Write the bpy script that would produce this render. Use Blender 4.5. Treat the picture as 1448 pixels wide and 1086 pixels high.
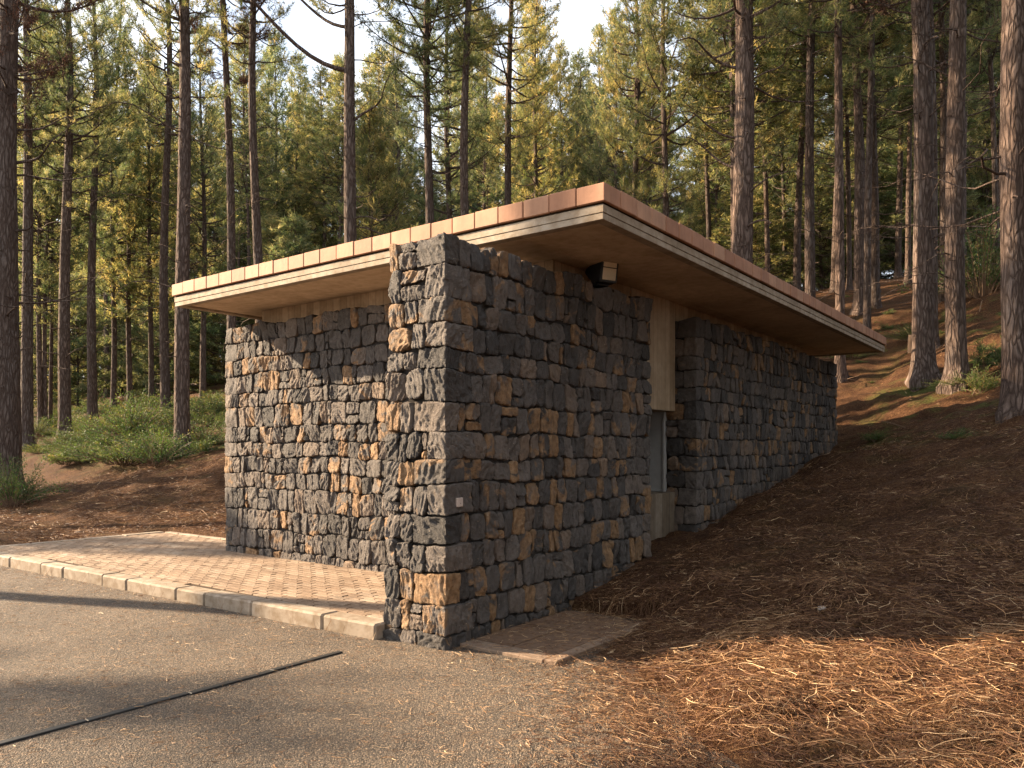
import bpy, math, random
import numpy as np
from mathutils import Vector, Matrix

for o in list(bpy.data.objects):
    bpy.data.objects.remove(o)
S = bpy.context.scene
COL = S.collection
R = math.radians
rng = np.random.default_rng(7)
random.seed(7)

# ------------------------------------------------------------------ camera
YAW = 36.8
RIGHT = np.array([math.cos(R(YAW)), math.sin(R(YAW))])
VIEW = np.array([-math.sin(R(YAW)), math.cos(R(YAW))])
CAM_H = 1.5
F_PX, HZ, CX = 1089.0, 635.0, 724.0
CAM = -(5.77 * VIEW) + 0.5 * RIGHT          # pillar's near corner is the world origin
cam_d = bpy.data.cameras.new("camera")
cam_o = bpy.data.objects.new("camera", cam_d)
COL.objects.link(cam_o)
cam_o.location = (CAM[0], CAM[1], CAM_H)
cam_o.rotation_euler = (R(90), 0, R(YAW))
cam_d.sensor_width = 36
cam_d.lens = 36 * F_PX / 1448
cam_d.shift_y = (HZ - 543) / 1448
cam_d.clip_start, cam_d.clip_end = 0.05, 1500
S.camera = cam_o

# ------------------------------------------------------------------ light
SUN_EL = 25.0
LX, LY = 0.937, 0.350                        # the way the sunlight travels over the ground
world = bpy.data.worlds.new("World")
S.world = world
world.use_nodes = True
wn, wl = world.node_tree.nodes, world.node_tree.links
wn.clear()
w_out = wn.new("ShaderNodeOutputWorld")
w_bg = wn.new("ShaderNodeBackground")
sky = wn.new("ShaderNodeTexSky")
sky.sky_type = 'NISHITA'
sky.sun_disc = False
sky.sun_elevation = R(SUN_EL)
sky.sun_rotation = math.atan2(-LX, -LY)
sky.air_density, sky.dust_density, sky.ozone_density = 1.0, 1.2, 1.2
w_tc = wn.new("ShaderNodeTexCoord")
w_no = wn.new("ShaderNodeTexNoise")
w_no.inputs["Scale"].default_value = 3.2
w_no.inputs["Detail"].default_value = 7
w_no.inputs["Roughness"].default_value = 0.6
w_rp = wn.new("ShaderNodeValToRGB")
w_rp.color_ramp.elements[0].position = 0.44
w_rp.color_ramp.elements[0].color = (0.30, 0.30, 0.30, 1)
w_rp.color_ramp.elements[1].position = 0.72
w_mx = wn.new("ShaderNodeMix")
w_mx.data_type = 'RGBA'
w_mx.inputs[7].default_value = (9.0, 9.1, 9.3, 1)
wl.new(w_tc.outputs["Generated"], w_no.inputs["Vector"])
wl.new(w_no.outputs["Fac"], w_rp.inputs["Fac"])
wl.new(w_rp.outputs["Color"], w_mx.inputs[0])
wl.new(sky.outputs["Color"], w_mx.inputs[6])
wl.new(w_mx.outputs[2], w_bg.inputs["Color"])
wl.new(w_bg.outputs["Background"], w_out.inputs["Surface"])
w_bg.inputs["Strength"].default_value = 0.066

sun_d = bpy.data.lights.new("sun", 'SUN')
sun_d.energy = 5.0
sun_d.angle = R(0.5)
sun_d.color = (1.0, 0.78, 0.53)
sun_o = bpy.data.objects.new("sun", sun_d)
COL.objects.link(sun_o)
ce = math.cos(R(SUN_EL))
sun_o.rotation_euler = Vector((LX * ce, LY * ce, -math.sin(R(SUN_EL)))).to_track_quat('-Z', 'Y').to_euler()

S.view_settings.view_transform = 'Standard'
S.view_settings.look = 'None'
S.view_settings.exposure = 2.1
S.view_settings.gamma = 1
S.cycles.max_bounces = 8
S.cycles.diffuse_bounces = 4
S.cycles.transmission_bounces = 4
S.cycles.transparent_max_bounces = 4
S.cycles.use_denoising = True

# ------------------------------------------------------------------ helpers
def tag(o, label=None, cat=None, group=None, kind=None):
    if label: o["label"] = label
    if cat: o["category"] = cat
    if group: o["group"] = group
    if kind: o["kind"] = kind
    return o

def empty(name, loc=(0, 0, 0), rotz=0.0):
    o = bpy.data.objects.new(name, None)
    o.empty_display_size = 0.2
    COL.objects.link(o)
    o.location = loc
    o.rotation_euler = (0, 0, rotz)
    return o

def link(name, me, parent=None):
    o = bpy.data.objects.new(name, me)
    COL.objects.link(o)
    if parent: o.parent = parent
    return o

def mesh_np(name, V, faces, mats=(), midx=None, smooth=True, attr=None, k=4):
    """Fast mesh from a vertex array and an (n,k) index array; attr = {name: (n_verts,) floats}."""
    me = bpy.data.meshes.new(name)
    V = np.asarray(V, dtype=np.float32)
    F = np.asarray(faces, dtype=np.int32)
    n, k = F.shape
    me.vertices.add(len(V))
    me.vertices.foreach_set("co", V.ravel())
    me.loops.add(n * k)
    me.loops.foreach_set("vertex_index", F.ravel())
    me.polygons.add(n)
    me.polygons.foreach_set("loop_start", np.arange(0, n * k, k, dtype=np.int32))
    me.polygons.foreach_set("loop_total", np.full(n, k, dtype=np.int32))
    for m in mats: me.materials.append(m)
    if midx is not None:
        me.polygons.foreach_set("material_index", np.asarray(midx, dtype=np.int32))
    me.polygons.foreach_set("use_smooth", np.full(n, bool(smooth)))
    me.update(calc_edges=True)
    if attr:
        for nm, arr in attr.items():
            a = me.attributes.new(nm, 'FLOAT', 'POINT')
            a.data.foreach_set("value", np.asarray(arr, dtype=np.float32))
    return me

# --- Perlin noise in numpy
_perm = np.random.default_rng(3).permutation(256)
_perm = np.concatenate([_perm, _perm, _perm])
_grad = np.random.default_rng(4).normal(size=(256, 3))
_grad /= np.linalg.norm(_grad, axis=1)[:, None]

def perlin(P):
    P = np.asarray(P, dtype=np.float64)
    I = np.floor(P).astype(np.int64)
    f = P - I
    I &= 255
    u = f * f * f * (f * (f * 6 - 15) + 10)
    out = 0
    for dx in (0, 1):
        for dy in (0, 1):
            for dz in (0, 1):
                h = _perm[_perm[_perm[(I[:, 0] + dx) & 255] + ((I[:, 1] + dy) & 255)] + ((I[:, 2] + dz) & 255)]
                g = _grad[h]
                d = g[:, 0] * (f[:, 0] - dx) + g[:, 1] * (f[:, 1] - dy) + g[:, 2] * (f[:, 2] - dz)
                wgt = (u[:, 0] if dx else 1 - u[:, 0]) * (u[:, 1] if dy else 1 - u[:, 1]) * (u[:, 2] if dz else 1 - u[:, 2])
                out = out + d * wgt
    return out * 1.5

def fbm(P, octaves=3):
    a, s, t = 1.0, 1.0, 0
    for i in range(octaves):
        t = t + a * perlin(P * s + i * 17.3)
        a *= 0.5; s *= 2.03
    return t

def sstep(a, b, x):
    t = np.clip((x - a) / (b - a), 0, 1)
    return t * t * (3 - 2 * t)

class MB:
    """Collects boxes and tubes into one mesh."""
    def __init__(self): self.v, self.f, self.n = [], [], 0
    def add(self, V, F):
        self.v.append(np.asarray(V, dtype=float)); self.f.append(np.asarray(F, dtype=int) + self.n); self.n += len(V)
    def box(self, x0, x1, y0, y1, z0, z1, bev=0.0):
        if bev <= 0:
            V = [(x, y, z) for x in (x0, x1) for y in (y0, y1) for z in (z0, z1)]
            F = [(0, 1, 3, 2), (4, 6, 7, 5), (0, 4, 5, 1), (2, 3, 7, 6), (0, 2, 6, 4), (1, 5, 7, 3)]
            self.add(V, F); return
        # chamfered box: 24 vertices
        c = np.array([(x0 + x1) / 2, (y0 + y1) / 2, (z0 + z1) / 2]); h = np.array([x1 - x0, y1 - y0, z1 - z0]) / 2
        idx, V = {}, []
        for sx in (-1, 1):
            for sy in (-1, 1):
                for sz in (-1, 1):
                    for ax in range(3):
                        p = np.array([sx, sy, sz]) * (h - bev); p[ax] = np.array([sx, sy, sz])[ax] * h[ax]
                        idx[(sx, sy, sz, ax)] = len(V); V.append(c + p)
        F = []
        for ax in range(3):
            b, d = [(1, 2), (2, 0), (0, 1)][ax]
            for s in (-1, 1):
                def q(u, v):
                    k = [0, 0, 0]; k[ax] = s; k[b] = u; k[d] = v
                    return idx[tuple(k) + (ax,)]
                L = [q(-1, -1), q(1, -1), q(1, 1), q(-1, 1)]
                F.append(L if s > 0 else L[::-1])
        for ax in range(3):
            b, d = [(1, 2), (2, 0), (0, 1)][ax]
            for u in (-1, 1):
                for v in (-1, 1):
                    def q(s, face):
                        k = [0, 0, 0]; k[ax] = s; k[b] = u; k[d] = v
                        return idx[tuple(k) + (face,)]
                    L = [q(-1, b), q(1, b), q(1, d), q(-1, d)]
                    F.append(L if u * v > 0 else L[::-1])
        for sx in (-1, 1):
            for sy in (-1, 1):
                for sz in (-1, 1):
                    L = [idx[(sx, sy, sz, a)] for a in range(3)]
                    if sx * sy * sz < 0: L = L[::-1]
                    F.append(L + [L[2]])
        self.v.append(np.array(V)); self.f.append(np.array(F) + self.n); self.n += len(V)
    def tube(self, pts, radii, seg=6):
        V, F = tube_np(pts, radii, seg); self.add(V, F)
    def build(self, name, mat, parent=None, smooth=False, attr=None):
        V = np.concatenate(self.v); F = np.concatenate(self.f)
        me = bpy.data.meshes.new(name)
        fl = []
        for f in F.tolist():
            fl.append(f if f[2] != f[3] else f[:3])
        me.from_pydata(V.tolist(), [], fl)
        me.materials.append(mat)
        if smooth: me.polygons.foreach_set("use_smooth", np.full(len(me.polygons), True))
        if attr is not None:
            for nm, arr in attr.items():
                a = me.attributes.new(nm, 'FLOAT', 'POINT'); a.data.foreach_set("value", np.asarray(arr, dtype=np.float32))
        me.update()
        return link(name, me, parent)

def tube_np(pts, radii, seg=6):
    P = np.asarray(pts, dtype=float); r = np.asarray(radii, dtype=float)
    T = np.gradient(P, axis=0); T /= np.linalg.norm(T, axis=1)[:, None] + 1e-9
    ref = np.array([0, 0, 1.0]) if abs(T[0, 2]) < 0.9 else np.array([1.0, 0, 0])
    A = np.cross(T, ref); A /= np.linalg.norm(A, axis=1)[:, None] + 1e-9
    B = np.cross(T, A)
    th = np.linspace(0, 2 * math.pi, seg, endpoint=False)
    V = (P[:, None, :] + r[:, None, None] * (A[:, None, :] * np.cos(th)[None, :, None] + B[:, None, :] * np.sin(th)[None, :, None])).reshape(-1, 3)
    n = len(P); i = np.arange(n - 1)[:, None] * seg; j = np.arange(seg)[None, :]
    F = np.stack([i + j, i + (j + 1) % seg, i + seg + (j + 1) % seg, i + seg + j], -1).reshape(-1, 4)
    return V, F

# ------------------------------------------------------------------ materials
class Mat:
    def __init__(self, name, rough=0.8, spec=0.3):
        self.m = bpy.data.materials.new(name); self.m.use_nodes = True
        self.nt = self.m.node_tree; self.N, self.L = self.nt.nodes, self.nt.links
        self.b = self.N["Principled BSDF"]; self.out = self.N["Material Output"]
        self.b.inputs["Roughness"].default_value = rough
        self.b.inputs["Specular IOR Level"].default_value = spec
        self.tc = self.N.new("ShaderNodeTexCoord")
    def coord(self, kind="Object", scale=(1, 1, 1), rot=(0, 0, 0), src=None):
        mp = self.N.new("ShaderNodeMapping"); mp.inputs["Scale"].default_value = scale; mp.inputs["Rotation"].default_value = rot
        self.L.new(src if src is not None else self.tc.outputs[kind], mp.inputs["Vector"]); return mp.outputs["Vector"]
    def geo(self, scale=(1, 1, 1)):
        g = self.N.new("ShaderNodeNewGeometry"); return self.coord(scale=scale, src=g.outputs["Position"])
    def noise(self, vec, scale, detail=4, rough=0.55, dist=0.0, out="Fac"):
        n = self.N.new("ShaderNodeTexNoise"); n.inputs["Scale"].default_value = scale; n.inputs["Detail"].default_value = detail
        n.inputs["Roughness"].default_value = rough; n.inputs["Distortion"].default_value = dist
        self.L.new(vec, n.inputs["Vector"]); return n.outputs[out]
    def voronoi(self, vec, scale, feature='F1', out="Distance", rand=1.0):
        n = self.N.new("ShaderNodeTexVoronoi"); n.feature = feature; n.inputs["Scale"].default_value = scale
        n.inputs["Randomness"].default_value = rand
        self.L.new(vec, n.inputs["Vector"]); return n.outputs[out]
    def ramp(self, fac, stops, interp='LINEAR'):
        r = self.N.new("ShaderNodeValToRGB"); cr = r.color_ramp; cr.interpolation = interp
        while len(cr.elements) < len(stops): cr.elements.new(0.5)
        for e, (p, c) in zip(cr.elements, stops):
            e.position = p; e.color = (c[0], c[1], c[2], 1) if not isinstance(c, (int, float)) else (c, c, c, 1)
        self.L.new(fac, r.inputs["Fac"]); return r.outputs["Color"]
    def mix(self, fac, a, b, mode='MIX'):
        n = self.N.new("ShaderNodeMix"); n.data_type = 'RGBA'; n.blend_type = mode
        for sock, v in ((n.inputs[0], fac), (n.inputs[6], a), (n.inputs[7], b)):
            if isinstance(v, (int, float)): sock.default_value = v
            elif isinstance(v, tuple): sock.default_value = (v[0], v[1], v[2], 1)
            else: self.L.new(v, sock)
        return n.outputs[2]
    def math(self, op, a, b=0.0):
        n = self.N.new("ShaderNodeMath"); n.operation = op
        for sock, v in ((n.inputs[0], a), (n.inputs[1], b)):
            if isinstance(v, (int, float)): sock.default_value = v
            else: self.L.new(v, sock)
        return n.outputs[0]
    def attr(self, name, out="Fac"):
        n = self.N.new("ShaderNodeAttribute"); n.attribute_name = name; return n.outputs[out]
    def objrand(self):
        return self.N.new("ShaderNodeObjectInfo").outputs["Random"]
    def bump(self, h, strength=0.5, dist=0.02, normal=None):
        n = self.N.new("ShaderNodeBump"); n.inputs["Strength"].default_value = strength; n.inputs["Distance"].default_value = dist
        self.L.new(h, n.inputs["Height"])
        if normal is not None: self.L.new(normal, n.inputs["Normal"])
        self.L.new(n.outputs["Normal"], self.b.inputs["Normal"]); return n.outputs["Normal"]
    def color(self, c):
        if isinstance(c, tuple): self.b.inputs["Base Color"].default_value = (c[0], c[1], c[2], 1)
        else: self.L.new(c, self.b.inputs["Base Color"])
        self.col = c
        return self
    def translucent(self, fac, c):
        t = self.N.new("ShaderNodeBsdfTranslucent"); self.L.new(c, t.inputs["Color"])
        mx = self.N.new("ShaderNodeMixShader"); mx.inputs[0].default_value = fac
        self.L.new(self.b.outputs[0], mx.inputs[1]); self.L.new(t.outputs[0], mx.inputs[2]); self.L.new(mx.outputs[0], self.out.inputs["Surface"])

def mat_stone():
    M = Mat("basalt_stone", 0.78, 0.35)
    P = M.geo()
    tint, och, rnd = M.attr("tint"), M.attr("ochre"), M.attr("rnd")
    off = M.N.new("ShaderNodeVectorMath"); off.operation = 'ADD'
    cmb = M.N.new("ShaderNodeCombineXYZ")
    for k in range(3): M.L.new(M.math('MULTIPLY', rnd, 37.0 + 11 * k), cmb.inputs[k])
    M.L.new(P, off.inputs[0]); M.L.new(cmb.outputs[0], off.inputs[1]); Q = off.outputs[0]
    base = M.ramp(tint, [(0, (0.030, 0.029, 0.029)), (0.35, (0.056, 0.052, 0.050)), (0.65, (0.082, 0.074, 0.069)), (0.85, (0.105, 0.085, 0.070)), (1, (0.15, 0.110, 0.078))])
    mott = M.noise(Q, 14, 6, 0.65)
    base = M.mix(0.75, base, M.ramp(mott, [(0.3, 0.35), (0.7, 1.0)]), 'MULTIPLY')
    base = M.mix(1.0, base, (2.1, 1.93, 1.80), 'MULTIPLY')
    n = M.noise(Q, 5.5, 4, 0.55, 0.8)
    v = M.math('ADD', n, M.math('MULTIPLY', och, 0.55))
    mask = M.ramp(v, [(0.80, 0.0), (0.86, 0.75), (1.0, 1.0)])
    oc = M.ramp(M.noise(Q, 18, 4, 0.6), [(0.25, (0.12, 0.070, 0.038)), (0.5, (0.27, 0.155, 0.075)), (0.8, (0.38, 0.255, 0.15))])
    c = M.mix(mask, base, oc)
    sp = M.voronoi(Q, 26)
    spn = M.noise(Q, 9, 1)
    spm = M.math('MULTIPLY', M.ramp(sp, [(0.05, 1.0), (0.11, 0.0)]), M.ramp(spn, [(0.50, 0.0), (0.56, 1.0)]))
    c = M.mix(M.math('MULTIPLY', spm, 0.85), c, (0.50, 0.37, 0.25))
    pit = M.ramp(M.voronoi(M.coord(src=Q, scale=(1, 1, 1)), 34), [(0.06, 0.0), (0.16, 1.0)])
    c = M.mix(0.45, c, M.mix(M.ramp(spn, [(0.35, 1.0), (0.5, 0.0)]), (1, 1, 1), pit), 'MULTIPLY')
    M.color(c)
    strk = M.noise(M.coord(src=Q, scale=(1, 1, 0.42), rot=(0.5, 0.35, 0)), 30, 6, 0.6, 2.2)
    rg = strk.node; rg.noise_type = 'RIDGED_MULTIFRACTAL'; rg.inputs['Scale'].default_value = 13; rg.inputs['Detail'].default_value = 5; rg.inputs['Distortion'].default_value = 1.4
    h = M.math('ADD', M.math('MULTIPLY', strk, 0.45), M.math('ADD', M.math('MULTIPLY', M.noise(Q, 38, 6, 0.65, 1.5), 0.8), M.math('MULTIPLY', M.noise(Q, 110, 4, 0.6), 0.2)))
    M.bump(h, 1.0, 0.035)
    return M.m

def mat_simple(name, col, rough=0.8, spec=0.3, metal=0.0):
    M = Mat(name, rough, spec); P = M.coord()
    c = M.mix(1.0, col, M.ramp(M.noise(P, 6, 5), [(0.3, 0.8), (0.7, 1.1)]), 'MULTIPLY')
    M.color(c); M.b.inputs["Metallic"].default_value = metal
    M.bump(M.noise(P, 60, 3), 0.15, 0.005)
    return M.m

def mat_concrete(name, col, board=None, stain=0.5, horizontal=False):
    """Cast concrete; board = width of the shutter boards it was cast against."""
    M = Mat(name, 0.82, 0.25); P = M.geo()
    n1 = M.noise(P, 1.6, 5, 0.6, 0.6); n2 = M.noise(P, 11, 5, 0.6)
    c = M.mix(1.0, col, M.ramp(n1, [(0.3, (0.72, 0.68, 0.62)), (0.7, (1.12, 1.1, 1.08))]), 'MULTIPLY')
    c = M.mix(stain, c, M.ramp(n2, [(0.35, (0.65, 0.58, 0.5)), (0.6, (1, 1, 1))]), 'MULTIPLY')
    h = M.math('MULTIPLY', M.noise(P, 45, 5), 0.35)
    if board:
        sep = M.N.new("ShaderNodeSeparateXYZ"); M.L.new(P, sep.inputs[0])
        q = sep.outputs["Z"] if horizontal else M.math('ADD', sep.outputs["X"], sep.outputs["Y"])
        q = M.math('DIVIDE', q, board)
        fr = M.math('FRACT', q); idx = M.math('FLOOR', q)
        wn_ = M.N.new("ShaderNodeTexWhiteNoise"); wn_.noise_dimensions = '1D'; M.L.new(idx, wn_.inputs["W"])
        c = M.mix(0.8, c, M.ramp(wn_.outputs["Value"], [(0, (0.66, 0.60, 0.52)), (1, (1.1, 1.08, 1.05))]), 'MULTIPLY')
        seam = M.ramp(fr, [(0.0, 0.0), (0.05, 1.0), (0.95, 1.0), (1.0, 0.0)])
        c = M.mix(0.5, c, seam, 'MULTIPLY')
        gr = M.noise(M.coord(src=P, scale=(30, 30, 2.5) if not horizontal else (2.5, 2.5, 40)), 1, 3)
        c = M.mix(0.35, c, M.ramp(gr, [(0.3, 0.6), (0.65, 1.05)]), 'MULTIPLY')
        h = M.math('ADD', h, M.math('MULTIPLY', seam, 0.6))
    M.color(c); M.bump(h, 0.35, 0.01)
    return M.m

def mat_tile():
    M = Mat("terracotta_tile", 0.7, 0.3); P = M.geo()
    t = M.attr("tint")
    c = M.ramp(t, [(0, (0.33, 0.155, 0.088)), (0.5, (0.42, 0.21, 0.122)), (1, (0.47, 0.265, 0.165))])
    c = M.mix(0.7, c, M.ramp(M.noise(P, 5, 5, 0.65), [(0.3, 0.72), (0.7, 1.12)]), 'MULTIPLY')
    c = M.mix(0.35, c, M.ramp(M.noise(M.coord(src=P, scale=(14, 14, 2)), 1, 4), [(0.35, 0.6), (0.6, 1.0)]), 'MULTIPLY')
    M.color(c); M.bump(M.noise(P, 50, 4), 0.2, 0.006)
    return M.m

def mat_paver(name="clay_paver", tone=(1, 1, 1)):
    M = Mat(name, 0.85, 0.2); P = M.geo(); t = M.attr("tint")
    c = M.ramp(t, [(0, (0.20, 0.14, 0.098)), (0.4, (0.26, 0.185, 0.13)), (0.75, (0.30, 0.225, 0.165)), (1, (0.34, 0.275, 0.215))])
    c = M.mix(1.0, c, tone, 'MULTIPLY')
    c = M.mix(0.8, c, M.ramp(M.noise(P, 22, 5, 0.65), [(0.3, 0.65), (0.7, 1.1)]), 'MULTIPLY')
    c = M.mix(0.6, c, M.ramp(M.noise(P, 1.1, 4, 0.6), [(0.35, (0.62, 0.56, 0.5)), (0.65, (1.08, 1.05, 1))]), 'MULTIPLY')
    M.color(c); M.bump(M.noise(P, 70, 5, 0.65), 0.4, 0.01)
    return M.m

def mat_asphalt():
    M = Mat("asphalt", 0.85, 0.3); P = M.geo()
    v = M.voronoi(P, 115); vc = M.voronoi(P, 115, out="Color")
    big = M.noise(P, 0.7, 5, 0.6)
    c = M.ramp(big, [(0.3, (0.135, 0.111, 0.090)), (0.7, (0.25, 0.205, 0.160))])
    sp = M.N.new("ShaderNodeSeparateColor"); M.L.new(vc, sp.inputs[0])
    agg = M.ramp(sp.outputs[0], [(0.0, (0.35, 0.33, 0.32)), (0.6, (0.95, 0.9, 0.85)), (0.9, (1.7, 1.5, 1.3)), (1, (3.2, 2.7, 2.2))])
    c = M.mix(0.8, c, agg, 'MULTIPLY')
    c = M.mix(1.0, c, M.ramp(v, [(0.15, 1.0), (0.75, 0.4)]), 'MULTIPLY')
    nd = M.noise(M.coord(src=P, scale=(1, 1, 1)), 6, 3)
    c = M.mix(M.ramp(nd, [(0.55, 0.0), (0.75, 0.35)]), c, (0.12, 0.065, 0.03))
    M.color(c)
    h = M.math('ADD', M.ramp(v, [(0.0, 1.0), (0.7, 0.0)]), M.math('MULTIPLY', M.noise(P, 30, 4), 1.1))
    M.bump(h, 1.0, 0.013)
    return M.m

def mat_ground():
    M = Mat("needle_ground", 0.95, 0.1); P = M.geo()
    st = M.noise(P, 16, 7, 0.7, 2.5); md = M.noise(P, 2.2, 6, 0.65, 0.5); lg = M.noise(P, 0.35, 4, 0.6)
    fine = M.noise(P, 85, 5, 0.7, 2.0)
    c = M.ramp(st, [(0.25, (0.022, 0.010, 0.007)), (0.5, (0.095, 0.046, 0.024)), (0.72, (0.27, 0.16, 0.08))])
    c = M.mix(0.75, c, M.ramp(md, [(0.32, (0.42, 0.38, 0.36)), (0.66, (1.25, 1.2, 1.1))]), 'MULTIPLY')
    c = M.mix(0.7, c, M.ramp(fine, [(0.3, 0.45), (0.65, 1.3)]), 'MULTIPLY')
    g = M.math('MULTIPLY', M.ramp(M.noise(P, 0.9, 6, 0.7), [(0.50, 0.0), (0.62, 1.0)]), M.attr("green"))
    c = M.mix(g, c, M.ramp(st, [(0.3, (0.025, 0.035, 0.010)), (0.7, (0.13, 0.14, 0.035))]))
    M.color(c)
    h = M.math('ADD', M.math('MULTIPLY', md, 1.2), M.math('ADD', M.math('MULTIPLY', st, 0.55), M.math('MULTIPLY', fine, 0.2)))
    M.bump(h, 1.0, 0.10)
    return M.m

def mat_litter(name, stops):
    M = Mat(name, 0.6, 0.25)
    c = M.ramp(M.attr("tint"), stops)
    M.color(c)
    M.translucent(0.2, c)
    return M.m

def mat_bark(name="pine_bark", tone=(1, 1, 1)):
    M = Mat(name, 0.92, 0.15)
    P = M.coord("Object", scale=(1, 1, 0.22))
    r = M.objrand()
    off = M.N.new("ShaderNodeVectorMath"); off.operation = 'ADD'
    cmb = M.N.new("ShaderNodeCombineXYZ"); M.L.new(M.math('MULTIPLY', r, 90), cmb.inputs[2]); M.L.new(M.math('MULTIPLY', r, 33), cmb.inputs[0])
    M.L.new(P, off.inputs[0]); M.L.new(cmb.outputs[0], off.inputs[1]); Q = off.outputs[0]
    wv = M.N.new("ShaderNodeVectorMath"); wv.operation = 'ADD'
    sc = M.N.new("ShaderNodeVectorMath"); sc.operation = 'SCALE'; sc.inputs[3].default_value = 0.22
    M.L.new(M.noise(Q, 5, 3, out="Color"), sc.inputs[0]); M.L.new(Q, wv.inputs[0]); M.L.new(sc.outputs[0], wv.inputs[1])
    v = M.voronoi(wv.outputs[0], 13, 'DISTANCE_TO_EDGE')
    crack = M.ramp(v, [(0.0, 0.0), (0.26, 1.0)])
    n = M.noise(Q, 22, 6, 0.65); big = M.noise(Q, 2.2, 4)
    plate = M.ramp(n, [(0.25, (0.082, 0.067, 0.060)), (0.5, (0.135, 0.113, 0.101)), (0.75, (0.215, 0.183, 0.163))])
    plate = M.mix(0.7, plate, M.ramp(big, [(0.35, (1.0, 0.84, 0.75)), (0.65, (1.05, 1.05, 1.08))]), 'MULTIPLY')
    plate = M.mix(1.0, plate, M.ramp(r, [(0, (0.75, 0.72, 0.7)), (0.6, (1.0, 0.95, 0.9)), (1, (1.15, 1.02, 0.94))]), 'MULTIPLY')
    plate = M.mix(1.0, plate, tone, 'MULTIPLY')
    c = M.mix(crack, (0.060, 0.040, 0.031), plate)
    M.color(c)
    h = M.math('ADD', M.math('MULTIPLY', crack, 0.8), M.math('MULTIPLY', n, 1.1))
    M.bump(h, 1.0, 0.028)
    return M.m

def mat_needles():
    M = Mat("pine_needles", 0.55, 0.3)
    t, r = M.attr("tint"), M.objrand()
    c = M.ramp(t, [(0, (0.06, 0.092, 0.048)), (0.4, (0.112, 0.138, 0.072)), (0.75, (0.255, 0.240, 0.132)), (1, (0.39, 0.335, 0.20))])
    c = M.mix(1.0, c, M.ramp(r, [(0, (0.75, 0.9, 0.92)), (0.5, (1.0, 1.0, 0.95)), (1, (1.3, 1.18, 0.95))]), 'MULTIPLY')
    M.color(c)
    M.translucent(0.54, M.mix(1.0, c, (1.65, 1.5, 1.0), 'MULTIPLY'))
    return M.m

def mat_leaf(name, stops, trans=0.35):
    M = Mat(name, 0.6, 0.3)
    c = M.ramp(M.attr("tint"), stops)
    c = M.mix(1.0, c, M.ramp(M.objrand(), [(0, (0.7, 0.85, 0.8)), (0.5, (1, 1, 1)), (1, (1.35, 1.15, 0.8))]), 'MULTIPLY')
    M.color(c); M.translucent(trans, M.mix(1.0, c, (1.6, 1.5, 0.9), 'MULTIPLY'))
    return M.m

M_STONE = mat_stone()
M_JOINT = mat_simple("dark_wall_core", (0.035, 0.030, 0.027), 0.95, 0.1)
M_CONC = mat_concrete("board_marked_concrete", (0.42, 0.315, 0.215), board=0.125)
M_SOFFIT = mat_concrete("soffit_concrete", (0.62, 0.49, 0.36), stain=0.5)
M_FASCIA = mat_concrete("fascia_concrete", (0.38, 0.32, 0.255), stain=0.8)
M_KERB = mat_concrete("kerb_concrete", (0.30, 0.25, 0.20), stain=0.95)
M_TILE = mat_tile()
M_PAVER = mat_paver()
M_SLAB = mat_paver("worn_slab", (0.78, 0.70, 0.66))
M_SAND = mat_simple("joint_sand", (0.065, 0.045, 0.030), 0.95, 0.1)
M_ASPH = mat_asphalt()
M_GROUND = mat_ground()
M_BARK = mat_bark()
M_BARK_RED = mat_bark("reddish_bark", (1.55, 1.08, 0.85))
M_NEEDLE = mat_needles()
M_LIT = mat_litter("dry_needles", [(0, (0.040, 0.016, 0.009)), (0.4, (0.112, 0.050, 0.025)), (0.65, (0.22, 0.115, 0.055)), (0.87, (0.42, 0.24, 0.115)), (1, (0.62, 0.43, 0.25))])
M_FERN = mat_leaf("bush_leaf", [(0, (0.025, 0.048, 0.018)), (0.5, (0.06, 0.098, 0.034)), (0.85, (0.14, 0.17, 0.06)), (1, (0.22, 0.16, 0.07))])
M_BLACK = mat_simple("black_metal", (0.012, 0.012, 0.013), 0.5, 0.4)
M_METAL = mat_simple("grey_metal", (0.33, 0.32, 0.305), 0.5, 0.4)
M_LENS = mat_simple("frosted_lens", (0.58, 0.48, 0.34), 0.25, 0.6)
M_PLAQUE = mat_simple("pale_plastic", (0.46, 0.37, 0.32), 0.5, 0.4)
M_WOOD = mat_simple("dead_wood", (0.20, 0.13, 0.085), 0.9, 0.15)
M_ROCK = mat_simple("pale_rock", (0.48, 0.42, 0.37), 0.9, 0.2)

# ------------------------------------------------------------------ terrain
_yr = [-60, -0.3, 0, 1, 2.4, 3.4, 4.63, 6.5, 8.5, 11.3, 12.2, 13.6, 16, 22.6, 36.7, 60, 140]
_hr = [-.06, -.06, -.03, .03, .14, .33, .456, .72, 1.05, 1.54, 1.75, 2.35, 3.35, 6.2, 9.6, 14.5, 26]
_yl = [-60, -0.6, 0.2, 1.2, 2.5, 4.5, 6.5, 9, 12.7, 20, 40, 140]
_hl = [-.06, -.06, .03, .06, .09, .50, 1.15, 1.85, 2.9, 4.5, 9.0, 30]
_by = [-12, -8, -3, -1.06, 0.24, 1.63, 2.1, 3.0, 50]
_bx = [9.0, 6.0, 3.3, 2.15, 1.35, 0.75, 0.1, 0.0, 0.0]
def _soft(y, ys, hs):
    return (np.interp(y - 0.5, ys, hs) + np.interp(y, ys, hs) * 2 + np.interp(y + 0.5, ys, hs)) / 4
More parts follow.
